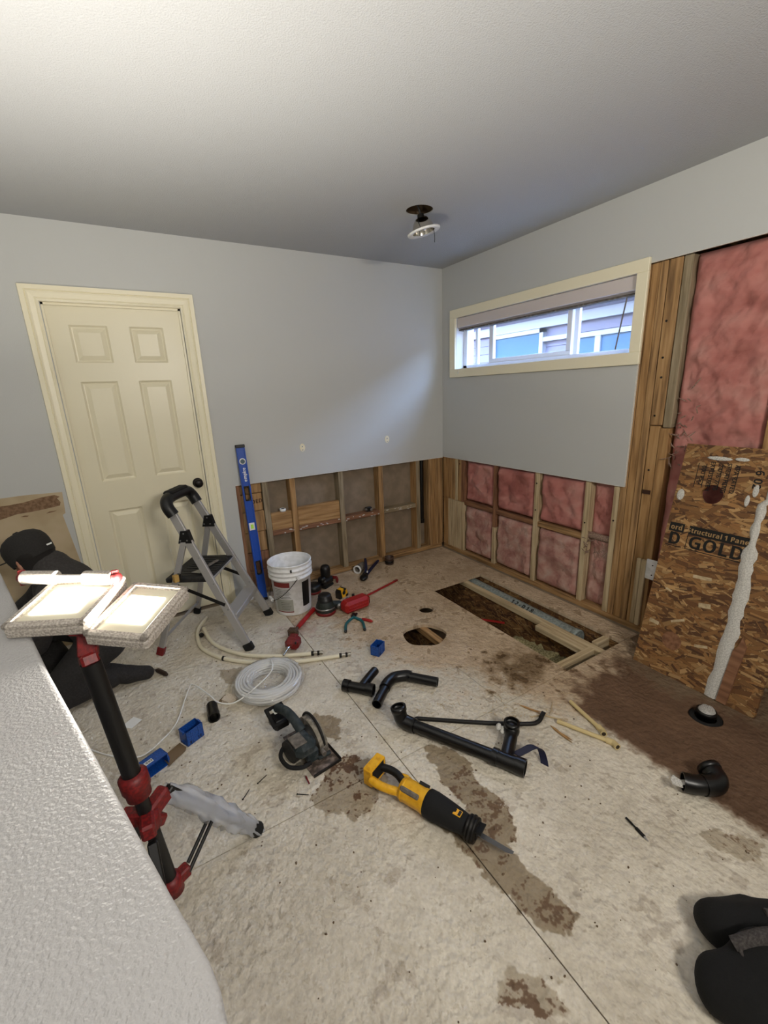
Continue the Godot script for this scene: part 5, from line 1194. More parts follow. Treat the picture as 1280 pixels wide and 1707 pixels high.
func build_boxes_and_hoses() -> void:
	junction_box("blue plastic junction box lying open near the round floor holes", Vector3(-1.425, 0, 1.190), .55, Vector3(.075, .062, .055))
	junction_box("open blue plastic junction box standing behind the cardboard strip", Vector3(-2.462, 0, 1.296), .45, Vector3(.082, .070, .056))
	var jb := junction_box("long blue junction box on its side with a white barcode sticker", Vector3(-2.628, 0, 1.392), .45, Vector3(.110, .056, .056), true)
	var t := thing("cardboard_strip", "flat brown cardboard strip lying between two blue boxes", "cardboard", Vector3(-2.545, 0, 1.345))
	nwt(t); prism(v2([-2.590, -1.345, -2.570, -1.409, -2.500, -1.358, -2.494, -1.342, -2.516, -1.298]), .004, Transform3D(Basis(Vector3.RIGHT, -PI / 2), Vector3(0, .004, 0))); out("sheet", M.cardboard, t)
	# two white water hoses tied together
	t = thing("water_hose", "pair of cream flexible pipes curving from ladder to the red tool", "hose", Vector3(-2.0, 0, 0.8))
	var o1 := []; var o2 := []
	for q in v2([-2.215, .165, -2.290, .30, -2.312, .45, -2.300, .58, -2.215, .745, -2.056, .905, -1.846, 1.028, -1.625, 1.110]): o1.append(Vector3(q.x, .0125, q.y))
	for q in v2([-2.262, .352, -2.236, .56, -2.130, .745, -1.985, .878, -1.836, .962, -1.755, 1.000]): o2.append(Vector3(q.x, .0125 + .004 * (q.x + 2.3), q.y))
	o2[0].y = .034; o2[1].y = .022
	nwt(t); tube(curve(o1, 8), .0118, 12); out("pipe_run", M.pex, t)
	nwt(t); tube(curve(o2, 8), .0118, 12); out("pipe_run", M.pex, t)
	for q in [[o1[-1], Vector3(.93, 0, .36)], [o2[-1], Vector3(.90, 0, .42)]]:
		var d: Vector3 = q[1].normalized(); var p: Vector3 = q[0]
		nwt(t); rod(p - d * .012, p + d * .002, .0135, -1, 12); rod(p + d * .024, p + d * .036, .0135, -1, 12); out("crimp_ring", M.dark_steel, t)
		nwt(t); rod(p, p + d * .048, .009, -1, 12); rod(p + d * .040, p + d * .056, .012, -1, 8); out("fitting", M.chrome, t)
	for q in [[o1[4], Vector3(.7, 0, .7)], [Vector3(-2.285, .018, .40), Vector3(.2, 0, .98)]]:
		nwt(t); rod(q[0] - q[1] * .006, q[0] + q[1] * .006, .0145, -1, 12); out("zip_tie", M.black, t)
	# coil of tubing in clear wrap
	t = thing("tubing_coil", "coil of clear white tubing wrapped in plastic film on the floor", "coil", Vector3(-2.055, 0, 1.118))
	var k := 0
	for lay in 4:
		for rr in 5:
			var r := .105 + rr * .0145 + .003 * (lay % 2); var pts := []
			for i in 44:
				var a := TAU * i / 44.0
				pts.append(Vector3(cos(a) * (r + .003 * sin(a * 3 + k)), .008 + lay * .0135 + .002 * sin(a * 2 + k * 1.7), sin(a) * (r + .003 * cos(a * 2 + k))))
			nw(); tube(pts, .0068, 7, false, true); out("turn", mat_tubing(), t); k += 1
	nw(); smooth()
	var n := noise(1.0, 88, 3)
	var f := func(i: int, j: int) -> Vector3:
		var a := TAU * i / 60.0; var b := TAU * j / 16.0
		var w := n.get_noise_3d(cos(a) * 4, sin(a) * 4, b * 1.5) * .010
		return Vector3(cos(a) * (.135 + (.052 + w) * cos(b)), .031 + (.034 + w) * sin(b), sin(a) * (.135 + (.052 + w) * cos(b)))
	for i in 60:
		for j in 16: quad(f.call(i, j), f.call(i, j + 1), f.call(i + 1, j + 1), f.call(i + 1, j))
	out("film_wrap", M.film, t)
	nw(); smooth()      # crumpled film across the middle
	var g := func(i: int, j: int) -> Vector3:
		var a := TAU * i / 40.0; var r := j / 10.0 * .105
		return Vector3(cos(a) * r, .022 + n.get_noise_2d(cos(a) * r * 38, sin(a) * r * 38) * .022, sin(a) * r)
	for i in 40:
		for j in 10:
			if j == 0: tri(g.call(i, 0), g.call(i + 1, 1), g.call(i, 1))
			else: quad(g.call(i, j), g.call(i + 1, j), g.call(i + 1, j + 1), g.call(i, j + 1))
	out("film_centre", M.film, t)
	t = thing("white_cable", "thin white cable trailing from the coil past the blue boxes", "cable", Vector3(-2.4, 0, 1.15))
	var cp := []
	var hs := [.068, .080, .072, .036, .050, .062, .046, .030, .006, .005, .005, .005, .005]
	var cq := v2([-2.000, 1.005, -2.035, 1.120, -2.130, 1.190, -2.246, 1.205, -2.318, 1.182, -2.352, 1.110, -2.405, .955, -2.438, .975, -2.512, 1.150, -2.584, 1.235, -2.670, 1.286, -2.772, 1.220, -2.865, 1.113])
	for i in cq.size(): cp.append(Vector3(cq[i].x, hs[i], cq[i].y))
	nwt(t); tube(curve(cp, 6), .0034, 7); out("cable", M.white, t)

var tub_mat: StandardMaterial3D
func mat_tubing() -> StandardMaterial3D:
	if tub_mat == null: tub_mat = mat(Color(.84, .84, .83), .3)
	return tub_mat

# ---- saws
func build_saws() -> void:
	# circular saw standing on its shoe, dusty
	var t := thing("circular_saw", "dusty black and teal cordless circular saw standing on its shoe near the coil", "circular saw", Vector3(-2.045, 0, 1.645), .14)
	nw(); prism(v2([-.050, -.130, .080, -.130, .080, .150, -.050, .150, -.050, .060, .030, .060, .030, -.100, -.050, -.100]), .004, Transform3D(Basis(Vector3.RIGHT, PI / 2), Vector3(0, .003, 0))); out("shoe", M.dusty_brown, t)
	nw(); bx(.076, .081, .003, .020, -.130, .150, .001); bx(-.050, .080, .003, .014, .146, .151, .001); out("shoe_flange", M.dark_steel, t)
	var gd := [Vector2(-.098, .020)]
	for i in 17:
		var a := PI - PI * i / 16.0; gd.append(Vector2(cos(a) * .098, .055 + sin(a) * .078))
	gd.append(Vector2(.098, .020))
	nw(); prism(gd, .038, Transform3D(Basis(Vector3.UP, -PI / 2), Vector3(.036, 0, -.005))); out("blade_guard", M.dusty_pale, t)
	nw(); rod(Vector3(.040, .060, -.005), Vector3(.0425, .060, -.005), .072, -1, 36); out("blade", M.steel, t)
	nw(); tube(arc(Vector3(.040, .055, -.005), Vector3.FORWARD, Vector3.UP, .094, .1, PI - .1, 18), .006, 8); out("guard_edge", M.dark_steel, t)
	nw(); prism(v2([-.125, .006, -.075, .006, -.060, .040, -.090, .060, -.125, .040]), .006, Transform3D(Basis(Vector3.UP, -PI / 2), Vector3(.068, 0, 0))); out("rear_bracket", M.teal_dusty, t)
	nw(); rod(Vector3(.020, .070, .010), Vector3(-.095, .068, .030), .050, .048, 24); out("motor", M.dusty_black, t)
	nw(); box(Vector3(-.040, .088, .045), Vector3(.095, .076, .115), .024); out("gear_case", M.teal_dusty, t)
	nw(); tube(curve([Vector3(-.100, .055, -.020), Vector3(-.128, .060, .020), Vector3(-.126, .060, .085), Vector3(-.085, .055, .120), Vector3(-.045, .055, .122)], 5), .0085, 9); out("bumper_loop", M.black_matte, t)
	nw(); box(Vector3(-.062, .124, .050), Vector3(.055, .006, .072), .002); out("top_plate", M.dusty_grey, t)
	# handle running back to a loop with the battery
	nw(); tube(curve([Vector3(-.020, .118, .010), Vector3(-.028, .150, -.040), Vector3(-.036, .158, -.100), Vector3(-.048, .140, -.165)], 6), [.020, .021, .021, .021, .021, .020, .020, .020, .020, .020, .020, .020, .020, .020, .020, .020, .020, .020, .018], 12); out("handle", M.teal_dusty, t)
	nw(); box(Vector3(-.050, .085, -.150), Vector3(.075, .050, .085), .012); out("battery", M.black, t)
	nw(); tube([Vector3(-.086, .125, -.196), Vector3(-.016, .125, -.196), Vector3(-.010, .100, -.110), Vector3(-.090, .100, -.110)], .011, 8, false, true); out("battery_frame", M.black_matte, t)
	nw(); box(Vector3(-.052, .1285, -.163), Vector3(.032, .003, .036), .001); out("sticker", M.white, t)
	nw(); box(Vector3(-.02, .055, .085), Vector3(.05, .06, .04), .008); rod(Vector3(.0, .03, .10), Vector3(.055, .03, .105), .009, -1, 10); out("front_bracket", M.teal_dusty, t)
	nw(); box(Vector3(.035, .04, .098), Vector3(.03, .05, .006), .002); rod(Vector3(.02, .055, .10), Vector3(.02, .055, .122), .010, -1, 10); out("depth_clamp", M.dusty_grey, t)
	nw(); rod(Vector3(-.075, .010, .125), Vector3(-.080, .006, .162), .003, -1, 6); out("red_lever", M.red, t)
	# reciprocating saw: yellow body, black boot, blade
	t = thing("reciprocating_saw", "yellow and black reciprocating saw lying on the floor with its blade out", "reciprocating saw", Vector3(-1.775, 0, 2.150))
	var a := Vector3(-1.868, .050, 1.960); var b := Vector3(-1.690, .046, 2.365)
	var ax := (b - a).normalized(); var sd := ax.cross(Vector3.UP).normalized(); var fr := Transform3D(Basis(sd, ax, sd.cross(ax)), a)
	t.transform = fr.scaled_local(Vector3.ONE * .95)
	# local: y along the saw, x to the right of it, z up or down; body slightly flattened
	nw(); lathe(v2([.030, .115, .041, .120, .044, .135, .044, .215, .046, .222, .046, .236]), 22); out("motor_body", M.yellow, t)
	nw(); lathe(v2([.045, .130, .0462, .132, .0462, .136, .045, .138]), 22); out("seam_band", M.yellow, t)
	nw(); lathe(v2([.046, .232, .050, .236, .051, .262, .048, .300, .043, .345, .037, .385, .034, .402, 0, .403]), 22); out("front_boot", M.black_matte, t)
	nw(); lathe(v2([.034, .398, .043, .402, .043, .408, .035, .411, .046, .415, .046, .421, .036, .424, .044, .429, .043, .435, .012, .437, 0, .437]), 22); out("collar", M.dark_steel, t)
	nw(); box(Vector3(0, .446, .020), Vector3(.050, .030, .006), .002, Basis(Vector3.RIGHT, .2)); box(Vector3(0, .436, .0), Vector3(.040, .008, .046), .002); out("shoe", M.dark_steel, t)
	nw(); prism(v2([-.008, .430, .008, .430, .007, .545, .002, .566, -.008, .568]), .0016, Transform3D(Basis(Vector3.UP, .35), Vector3(0, 0, -.006))); out("blade", mat(Color(.34, .34, .35), .45, .6), t)
	# grip: yellow frame around an opening, battery foot at the end
	nw(); tube(curve([Vector3(-.012, .125, .005), Vector3(-.036, .075, .004), Vector3(-.040, .030, .002), Vector3(-.030, -.012, 0)], 5), .0155, 12); out("trigger_grip", M.black, t)
	nw(); tube(curve([Vector3(.020, .130, 0), Vector3(.034, .085, 0), Vector3(.042, .040, 0), Vector3(.040, -.006, 0)], 5), .0165, 12); out("grip_frame", M.yellow, t)
	nw(); tube(curve([Vector3(-.020, .150, 0), Vector3(-.045, .115, 0), Vector3(-.036, .080, 0)], 5), .013, 10); out("grip_neck", M.yellow, t)
	nw()
	for s in [-1.0, 1.0]:
		box(Vector3(-.006, -.022, .036 * s), Vector3(.092, .042, .010), .003); box(Vector3(-.006 + .044 * s, -.022, 0), Vector3(.012, .042, .078), .003)
	out("battery_foot", M.yellow, t)
	nw(); box(Vector3(-.006, -.012, 0), Vector3(.082, .020, .068), .003); out("battery_slot", M.black_matte, t)
	nw(); box(Vector3(.026, .170, .030), Vector3(.018, .085, .020), .005, Basis(Vector3.UP, -.7)); out("vent_panel", M.dusty_grey, t)
	nw(); box(Vector3(-.026, .205, .0365), Vector3(.022, .045, .004), .001, Basis(Vector3.UP, .62)); out("rating_plate", M.black, t)
	nw(); box(Vector3(.004, .362, .0395), Vector3(.026, .030, .003), .001); out("nose_badge", M.yellow, t)
	nw(); box(Vector3(.004, .370, .041), Vector3(.020, .010, .002), 0); out("badge_mark", M.black, t)

# ---- black drain pipes, pale supply pipes, pry bar
func build_pipes() -> void:
	var t := thing("wye_fitting", "black plastic wye fitting lying beside the bent black pipe", "pipe fitting", Vector3(-1.65, 0, 1.44))
	nwt(t); pipe([Vector3(-1.734, .030, 1.388), Vector3(-1.640, .030, 1.493)], .026, .004); out("main_barrel", M.abs, t)
	nwt(t); pipe([Vector3(-1.740, .032, 1.381), Vector3(-1.718, .032, 1.406)], .031, .004); out("socket", M.abs, t)
	nwt(t); pipe([Vector3(-1.656, .032, 1.475), Vector3(-1.630, .032, 1.504)], .031, .004); out("socket", M.abs, t)
	nwt(t); pipe(curve([Vector3(-1.677, .032, 1.453), Vector3(-1.637, .034, 1.428), Vector3(-1.597, .036, 1.403), Vector3(-1.547, .036, 1.373)], 4), .0235, .004); out("branch", M.abs, t)
	t = thing("bent_pipe", "black plastic pipe with a right-angle elbow lying beside the wye", "pipe", Vector3(-1.48, 0, 1.52))
	nwt(t); pipe([Vector3(-1.666, .027, 1.596), Vector3(-1.555, .027, 1.503)], .0245, .004); out("short_arm", M.abs, t)
	nwt(t); tube(curve([Vector3(-1.575, .029, 1.519), Vector3(-1.538, .029, 1.490), Vector3(-1.485, .029, 1.474), Vector3(-1.430, .029, 1.494), Vector3(-1.410, .029, 1.514)], 5), .029, 16); out("elbow", M.abs, t)
	nwt(t); pipe([Vector3(-1.425, .027, 1.500), Vector3(-1.320, .027, 1.628)], .0245, .004); out("long_arm", M.abs, t)
	t = thing("drain_pipe", "long black drain pipe with an elbow at one end and tee at the other", "pipe", Vector3(-1.49, 0, 1.99))
	var p0 := Vector3(-1.607, .034, 1.800); var p1 := Vector3(-1.366, .034, 2.236)
	nwt(t); pipe([p0, p1], .0265, .004); out("straight_run", M.abs, t)
	nwt(t); tube(curve([p0.lerp(p1, .05), p0, p0 + Vector3(-.022, .012, -.035), p0 + Vector3(-.026, .050, -.050)], 5), .032, 16); lathe(v2([.026, -.012, .036, -.010, .036, .012, .026, .014]), 20, Transform3D(frame(Vector3(-.1, 1, -.3)), p0 + Vector3(-.027, .058, -.053))); out("end_elbow", M.abs, t)
	nwt(t); pipe([p0.lerp(p1, .78), p0.lerp(p1, .995)], .0315, .005); out("tee_barrel", M.abs, t)
	nwt(t); pipe([p0.lerp(p1, .94), p0.lerp(p1, 1.02)], .0345, .005); out("tee_socket", M.abs, t)
	nwt(t); pipe([p0.lerp(p1, .755), p0.lerp(p1, .80)], .0345, .005); out("tee_socket", M.abs, t)
	nwt(t); var tj := p0.lerp(p1, .86); tube(curve([tj, tj + Vector3(.05, .003, -.032), tj + Vector3(.105, .004, -.070), tj + Vector3(.128, .022, -.090)], 5), .027, 16); out("tee_branch", M.abs, t)
	nwt(t); ball(tj + Vector3(.128, .018, -.088), Vector3(.034, .034, .034)); lathe(v2([.026, -.012, .034, -.010, .034, .010, .026, .012]), 18, Transform3D(Basis.IDENTITY, tj + Vector3(.134, .044, -.094))); out("branch_cap", M.abs, t)
	nwt(t); for q in [Vector3(-1.300, .046, 2.060), Vector3(-1.312, .062, 2.050), Vector3(-1.296, .030, 2.075)]: ball(q, Vector3(.013, .018, .012), Basis(Vector3(1, 1, 0).normalized(), q.x * 40), 7, 5)
	var wp := out("white_scrap", M.mortar, t); wp.set_meta("label", "torn white plastic scrap caught on the pipe")
	t = thing("pry_bar", "long thin black pry bar lying behind the drain pipe", "pry bar", Vector3(-1.32, 0, 1.94))
	nwt(t); tube(curve([Vector3(-1.562, .012, 1.768), Vector3(-1.546, .010, 1.766), Vector3(-1.518, .009, 1.786), Vector3(-1.320, .009, 1.944), Vector3(-1.150, .009, 2.066), Vector3(-1.100, .011, 2.085), Vector3(-1.068, .020, 2.080)], 6), .0095, 10); out("bar", M.dark_steel, t)
	nwt(t); bar(Vector3(-1.080, .018, 2.083), Vector3(-1.045, .030, 2.072), .020, .006, .002); out("claw", M.dark_steel, t)
	t = thing("strap_hanger", "curved dark blue metal strap beside the drain pipe tee", "strap", Vector3(-1.29, 0, 2.205))
	var sp := curve([Vector3(-1.338, .032, 2.176), Vector3(-1.310, .045, 2.188), Vector3(-1.275, .060, 2.203), Vector3(-1.252, .052, 2.222), Vector3(-1.250, .022, 2.240), Vector3(-1.258, .003, 2.254)], 5)
	nwt(t); flat()
	for i in sp.size() - 1:
		var u: Vector3 = (sp[i + 1] - sp[i]).normalized(); var s := Vector3(-.55, 0, .83) * .016 if true else u
		var s2 := s.rotated(Vector3.UP, .9)
		var up := Vector3(0, .0022, 0)
		quad(sp[i] + s2 + up, sp[i + 1] + s2 + up, sp[i + 1] - s2 + up, sp[i] - s2 + up); quad(sp[i] - s2 - up, sp[i + 1] - s2 - up, sp[i + 1] + s2 - up, sp[i] + s2 - up)
		quad(sp[i] + s2 - up, sp[i + 1] + s2 - up, sp[i + 1] + s2 + up, sp[i] + s2 + up); quad(sp[i] - s2 + up, sp[i + 1] - s2 + up, sp[i + 1] - s2 - up, sp[i] - s2 - up)
	out("band", M.navy, t)
	# cream supply pipes
	for q in [["short cream supply pipe piece with elbow, farther of two", Vector3(-.865, .010, 2.080), Vector3(-.908, .010, 2.272), Vector3(-.925, .012, 2.292)], ["cream supply pipe piece with elbow, nearer of two", Vector3(-1.024, .010, 2.130), Vector3(-.934, .010, 2.336), Vector3(-.943, .012, 2.366)]]:
		t = thing("supply_pipe", q[0], "pipe", Vector3(q[1].x, 0, q[1].z), 0.0, "cream supply pipe offcuts")
		nwt(t); pipe([q[1], q[2]], .0095, .002, 12); out("straight_run", M.cpvc, t)
		var d: Vector3 = (q[2] - q[1]).normalized()
		nwt(t); rod(q[2] - d * .022, q[2] + d * .004, .0135, -1, 14); ball(q[2] + d * .004, Vector3.ONE * .0135); rod(q[2] + d * .004, q[3] + Vector3(0, .002, 0), .0135, -1, 14); out("elbow", M.cpvc, t)
		nwt(t); var e: Vector3 = (q[3] - q[2]).normalized(); rod(q[3] + Vector3(0, .002, 0), q[3] + e * .0012 + Vector3(0, .002, 0), .009, -1, 12); out("bore", mat(Color(.20, .16, .10), .9), t)
	t = thing("coupling", "short black pipe piece lying under the white cable", "pipe", Vector3(-2.353, 0, 1.20))
	nwt(t); pipe([Vector3(-2.350, .027, 1.150), Vector3(-2.356, .027, 1.245)], .026, .004); out("barrel", M.abs, t)
	nwt(t); pipe([Vector3(-2.3545, .027, 1.215), Vector3(-2.356, .027, 1.246)], .0285, .004); out("rim", M.abs, t)
	t = thing("street_elbow", "stubby black pipe elbow with a torn white edge lying by the tub area", "pipe fitting", Vector3(-.86, 0, 2.66))
	nwt(t); pipe(curve([Vector3(-.925, .040, 2.605), Vector3(-.895, .040, 2.640), Vector3(-.855, .040, 2.665)], 4), .034, .004, 18); out("inlet", M.abs, t)
	nwt(t); tube(curve([Vector3(-.880, .040, 2.652), Vector3(-.845, .040, 2.672), Vector3(-.815, .044, 2.668), Vector3(-.797, .050, 2.640)], 5), .037, 18); lathe(v2([.030, -.010, .041, -.008, .041, .010, .030, .012]), 20, Transform3D(frame(Vector3(.5, .2, -.85)), Vector3(-.795, .052, 2.635))); out("bend", M.abs, t)
	nwt(t); prism(v2([-.03, -.02, -.008, -.028, .014, -.02, .006, .004, .018, .022, -.004, .026, -.014, .010, -.028, .012]), .003, Transform3D(frame(Vector3(.3, .1, .6), Vector3.UP) * Basis(Vector3.RIGHT, .2), Vector3(-.938, .046, 2.598))); var pp := out("torn_paper", M.mortar, t); pp.set_meta("label", "torn white edge")
	t = thing("floor_stub", "black pipe stub with silvery plug in the round hole by the strand board", "pipe", Vector3(-.430, 0, 2.468))
	nw(); lathe(v2([.034, -.20, .036, .012, .040, .014, .040, .030, .034, .032, .030, .028, .030, .010]), 26); out("stub", M.abs, t)
	nw(); lathe(v2([.042, -.012, .064, -.012, .064, -.006, .042, -.006]), 26, Transform3D.IDENTITY, .3, 4.9); out("flange", M.black_matte, t)
	nw(); smooth(); var n := noise(1.0, 91, 3)
	for i in 10:
		for k in 20:
			var f := func(ii: int, kk: int) -> Vector3:
				var r := ii / 10.0 * .0335; var a := TAU * kk / 20.0
				return Vector3(cos(a) * r, .030 + .016 * sqrt(maxf(0, 1 - pow(ii / 10.0, 2))) + n.get_noise_2d(cos(a) * r * 120, sin(a) * r * 120) * .008, sin(a) * r)
			if i == 0: tri(f.call(0, k), f.call(1, k + 1), f.call(1, k))
			else: quad(f.call(i, k), f.call(i, k + 1), f.call(i + 1, k + 1), f.call(i + 1, k))
	out("foil_plug", mottled([Color(.50, .49, .47), Color(.82, .81, .79)], [.3, .7], .05, Vector3.ONE * 9, 68, .4), t)

# ---- downlight pulled out of the ceiling
func build_ceiling_can() -> void:
	var t := thing("downlight", "white-rimmed chrome downlight hanging loose below its ceiling hole", "ceiling light", Vector3(-.855, 2.34, .915))
	t.transform = Transform3D(Basis(Vector3(.45, 0, .9).normalized(), -.0) * Basis(Vector3(-.3, 0, 1).normalized(), .22), Vector3(-.850, 2.345, .915))
	nw(); lathe(v2([.062, -.004, .090, -.008, .093, -.004, .093, .002, .064, .004]), 32); out("trim_ring", M.white_plastic, t)
	nw(); lathe(v2([.064, -.003, .060, .020, .050, .045, .036, .062, .020, .066]), 32); out("reflector", M.chrome, t)
	nw(); lathe(v2([.0, .002, .016, .006, .026, .020, .028, .034, .022, .052, .012, .064, 0, .066]), 20); out("lamp_bulb", mat(Color(.78, .77, .74), .15, .6), t)
	nw(); rod(Vector3(0, .060, 0), Vector3(0, .085, 0), .022, .018, 16); out("socket", M.dark_steel, t)
	nw(); tube(curve([Vector3(0, .085, 0), Vector3(-.010, .13, .006), Vector3(-.022, .18, .004)], 4), .006, 8); out("cord", M.dark_steel, t)
	for q in [[Vector3(-.05, .012, .04), Vector3(-.085, .035, .075), Vector3(-.095, .012, .09)], [Vector3(.03, -.004, .05), Vector3(.028, -.04, .052), Vector3(.020, -.075, .050)]]:
		nw(); tube(curve(q, 4), .0016, 6); out("spring_wire", M.dark_steel, t)

# ---- black bag at the right edge
func build_bag() -> void:
	var t := thing("tool_bag", "black fabric bag with a grey strap slumped at the bottom right of the floor", "bag", Vector3(-1.33, 0, 2.97))
	nwt(t); field_mesh([[Vector3(-1.330, .058, 2.900), Vector3(-1.235, .065, 2.985), .056, .064], [Vector3(-1.325, .040, 2.868), Vector3(-1.225, .04, 2.915), .036, .040], [Vector3(-1.215, .055, 2.985), Vector3(-1.13, .05, 3.08), .06, .07]], .010, .03); out("upper_flap", M.cloth, t)
	nwt(t); field_mesh([[Vector3(-1.460, .055, 2.950), Vector3(-1.355, .075, 3.030), .054, .075], [Vector3(-1.490, .040, 2.960), Vector3(-1.465, .045, 3.02), .040, .045], [Vector3(-1.355, .080, 3.010), Vector3(-1.25, .09, 3.11), .080, .095], [Vector3(-1.44, .055, 3.0), Vector3(-1.36, .06, 3.07), .055, .06]], .010, .03); out("main_pouch", M.cloth, t)
	nwt(t); tube(curve([Vector3(-1.440, .112, 3.055), Vector3(-1.425, .122, 3.00), Vector3(-1.408, .130, 2.958), Vector3(-1.375, .158, 2.975), Vector3(-1.32, .182, 3.025), Vector3(-1.26, .195, 3.09)], 6), .0045, 8); out("piping", M.cloth_grey, t)
	nwt(t); tube(curve([Vector3(-1.402, .118, 2.945), Vector3(-1.350, .160, 2.985), Vector3(-1.300, .180, 3.035), Vector3(-1.250, .186, 3.090)], 6), .019, 10); out("strap", M.cloth_grey, t)
	nwt(t); tube(curve([Vector3(-1.26, .125, 2.955), Vector3(-1.20, .12, 3.01), Vector3(-1.15, .11, 3.08)], 5), .010, 8); out("strap", M.cloth_grey, t)

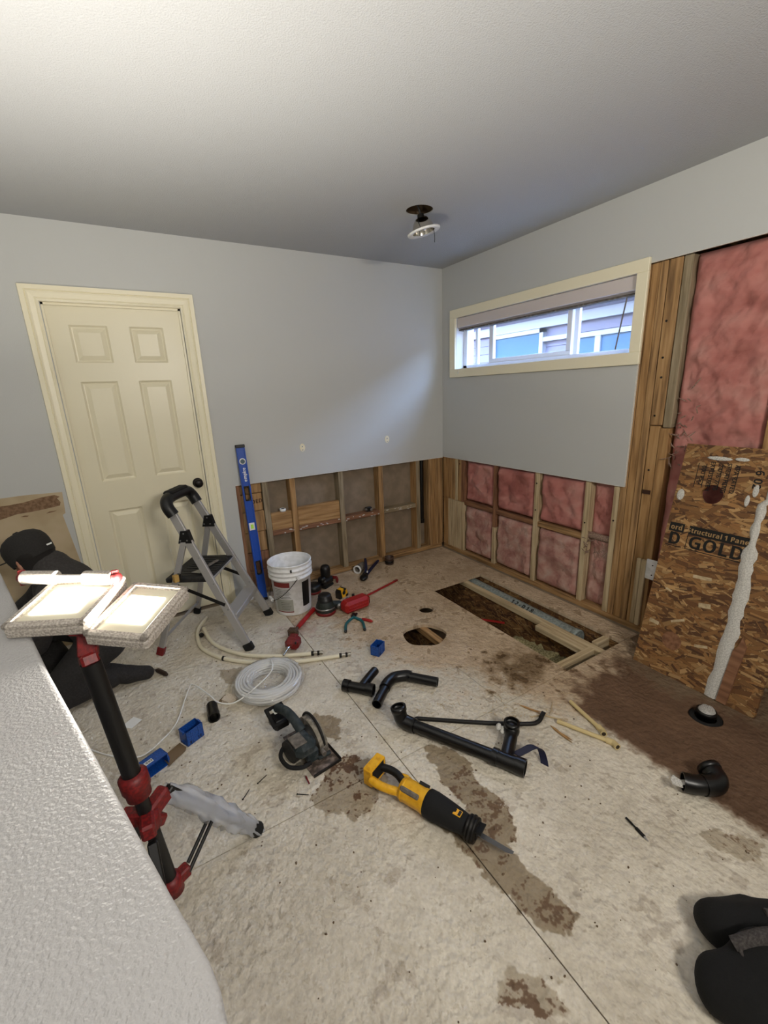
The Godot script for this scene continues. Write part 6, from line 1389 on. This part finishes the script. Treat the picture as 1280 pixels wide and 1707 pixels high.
# ---- scraps
func build_debris() -> void:
	var rng := RandomNumberGenerator.new(); rng.seed = 17
	var t := thing("screwdriver", "small dark-handled screwdriver lying near the kneeling person's boot", "screwdriver", Vector3(-2.555, 0, .645))
	nwt(t); rod(Vector3(-2.605, .006, .560), Vector3(-2.561, .009, .642), .003, -1, 8); out("shaft", M.steel, t)
	nwt(t); tube([Vector3(-2.565, .010, .635), Vector3(-2.557, .012, .650), Vector3(-2.525, .012, .708), Vector3(-2.517, .012, .724)], [.006, .0125, .0125, .008], 10); out("handle", mat(Color(.18, .12, .09), .5), t)
	t = thing("drill_bit", "slim black double-ended screwdriver bit lying alone near the front", "bit", Vector3(-1.214, 0, 2.60))
	nwt(t); rod(Vector3(-1.205, .005, 2.560), Vector3(-1.209, .005, 2.585), .004, -1, 6); rod(Vector3(-1.209, .005, 2.585), Vector3(-1.212, .005, 2.600), .003, -1, 8); rod(Vector3(-1.212, .005, 2.600), Vector3(-1.219, .005, 2.632), .0055, -1, 10); out("shank", M.dark_steel, t)
	nwt(t); rod(Vector3(-1.219, .005, 2.632), Vector3(-1.222, .004, 2.648), .004, .0012, 8); out("tip", M.steel, t)
	t = thing("plaster_chunk", "broken tan plaster chunk lying against the tubing coil", "rubble", Vector3(-2.268, 0, 1.135))
	nwt(t); prism(v2([-2.300, -1.125, -2.275, -1.165, -2.235, -1.150, -2.236, -1.115, -2.262, -1.098, -2.285, -1.105]), .018, Transform3D(Basis(Vector3.RIGHT, -PI / 2), Vector3(0, .012, 0))); out("chunk", M.plaster_chip, t)
	nwt(t); prism(v2([-2.312, -1.105, -2.270, -1.150, -2.245, -1.110, -2.275, -1.075]), .006, Transform3D(Basis(Vector3.RIGHT, -PI / 2), Vector3(0, .003, 0))); out("backing_flake", M.cardboard, t)
	t = thing("paper_scrap", "small white paper scrap by the tripod under the work light", "paper", Vector3(-2.70, 0, 1.02))
	nwt(t); prism(v2([-2.745, -1.03, -2.69, -.985, -2.655, -1.03, -2.70, -1.07]), .001, Transform3D(Basis(Vector3.RIGHT, -PI / 2), Vector3(0, .002, 0))); out("sheet", M.white, t)
	# splintered wood slivers near the cream pipes
	for q in [[-1.079, 1.955, -1.040, 2.060, .007, "long pale wood sliver pointing away from the pry bar's claw"], [-1.050, 2.045, -.985, 2.155, .006, "pale wood sliver lying next to the nearer cream pipe"], [-1.065, 2.125, -1.072, 2.245, .009, "frayed wood sliver crossing between pry bar and cream pipes"], [-1.10, 2.04, -1.015, 2.075, .005, "thin dark wood sliver touching the pry bar claw"], [-.93, 2.03, -1.02, 2.085, .003, "hair-thin splinter beside the cream pipes"]]:
		t = thing("wood_sliver", q[5], "wood sliver", Vector3((q[0] + q[2]) / 2, 0, (q[1] + q[3]) / 2), 0.0, "splintered wood slivers")
		var a := Vector3(q[0], .004, q[1]); var b := Vector3(q[2], .007, q[3]); var d := (b - a)
		nwt(t); tube([a, a + d * .25, a + d * .6, b], [.001, q[4] * .7, q[4] * .6, .0008], 5); tube([a + d * .2, a + d * .7 + Vector3(.006, .002, .004), b + Vector3(.012, 0, -.006)], [.001, q[4] * .4, .0006], 5); out("sliver", wood("honey" if q[4] > .0065 else "pale", 2), t)
	# nails on the mortar
	for q in [[-2.327, 1.724, .8, "bent nail lying nearest the tripod foot's plastic sleeve"], [-2.139, 1.845, -.6, "short nail lying in front of the circular saw"], [-2.255, 1.690, .5, "small nail lying left of circular saw"], [-1.365, 1.115, 1.2, "nail lying between blue box and the larger floor hole"]]:
		t = thing("nail", q[3], "nail", Vector3(q[0], 0, q[1]), q[2], "nails on the floor")
		nw(); rod(Vector3(-.022, .003, 0), Vector3(.020, .003, .002), .0018, .0016, 6); rod(Vector3(.020, .003, .002), Vector3(.026, .003, .002), .0016, .0003, 6); out("shank", M.dark_steel, t)
		nw(); rod(Vector3(-.0235, .0035, 0), Vector3(-.022, .0035, 0), .0036, -1, 8); out("head", M.dark_steel, t)
	# crumbs nobody would count
	nw()
	for i in 420:
		var x := rng.randf_range(-2.75, -.25); var z := rng.randf_range(.25, 3.0)
		if x > -.72 and z > .66 and z < 1.95: continue
		if Vector2(x + 1.085, z - 1.19).length() < .16 or Vector2(x + .88, z - .925).length() < .08 or Vector2(x + .436, z - 2.47).length() < .10: continue
		if x < -2.35 and z > 1.8: continue
		var r := rng.randf_range(.0012, .0038)
		ball(Vector3(x, r * .5, z), Vector3(r * rng.randf_range(.8, 1.8), r * .7, r), Basis(Vector3.UP, rng.randf() * TAU), 5, 3)
	var cr := out("floor_crumbs", mottled([Color(.30, .23, .16), Color(.50, .42, .33)], [.3, .7], .05, Vector3.ONE * 9, 69, .95), self)
	cr.set_meta("kind", "stuff"); tag(cr, "scattered brown crumbs and grit over the mortar-smeared floor", "debris")
	nw()
	for i in 90:
		var c := [Vector2(-1.16, 1.93), Vector2(-1.05, 2.0), Vector2(-.80, 1.98), Vector2(-1.30, .82), Vector2(-1.4, 1.72)][i % 5] as Vector2
		c += Vector2(rng.randfn() * .07, rng.randfn() * .05)
		var an := rng.randf() * TAU; var L := rng.randf_range(.006, .024)
		box(Vector3(c.x, .002, c.y), Vector3(L, .0012, .0025), 0, Basis(Vector3.UP, an))
	var sh := out("wood_shavings", wood("pale", 0), self); sh.set_meta("kind", "stuff"); tag(sh, "pale wood shavings scattered around the saw cuts", "shavings")

# ---- vanity bar on the wall behind the photographer: it lights the walls and the floor from that side
func build_room_light() -> void:
	var t := thing("vanity_light", "white vanity light bar on the wall behind the photographer", "wall light", Vector3(-1.75, 1.98, 4.30))
	nw(); box(Vector3(0, 0, -.02), Vector3(.72, .12, .04), .008); out("back_plate", M.white_plastic, t)
	nw(); box(Vector3(0, 0, -.055), Vector3(.66, .09, .035), .012); out("diffuser", M.room_lens, t)
	var l := AreaLight3D.new(); l.name = "bar_light"; t.add_child(l); l.area_size = Vector2(.64, .08); l.light_energy = ROOM; l.light_color = Color(1, .975, .94)
	l.shadow_enabled = true; l.area_range = 12.0; l.area_attenuation = 2.0; l.position = Vector3(0, 0, -.075)
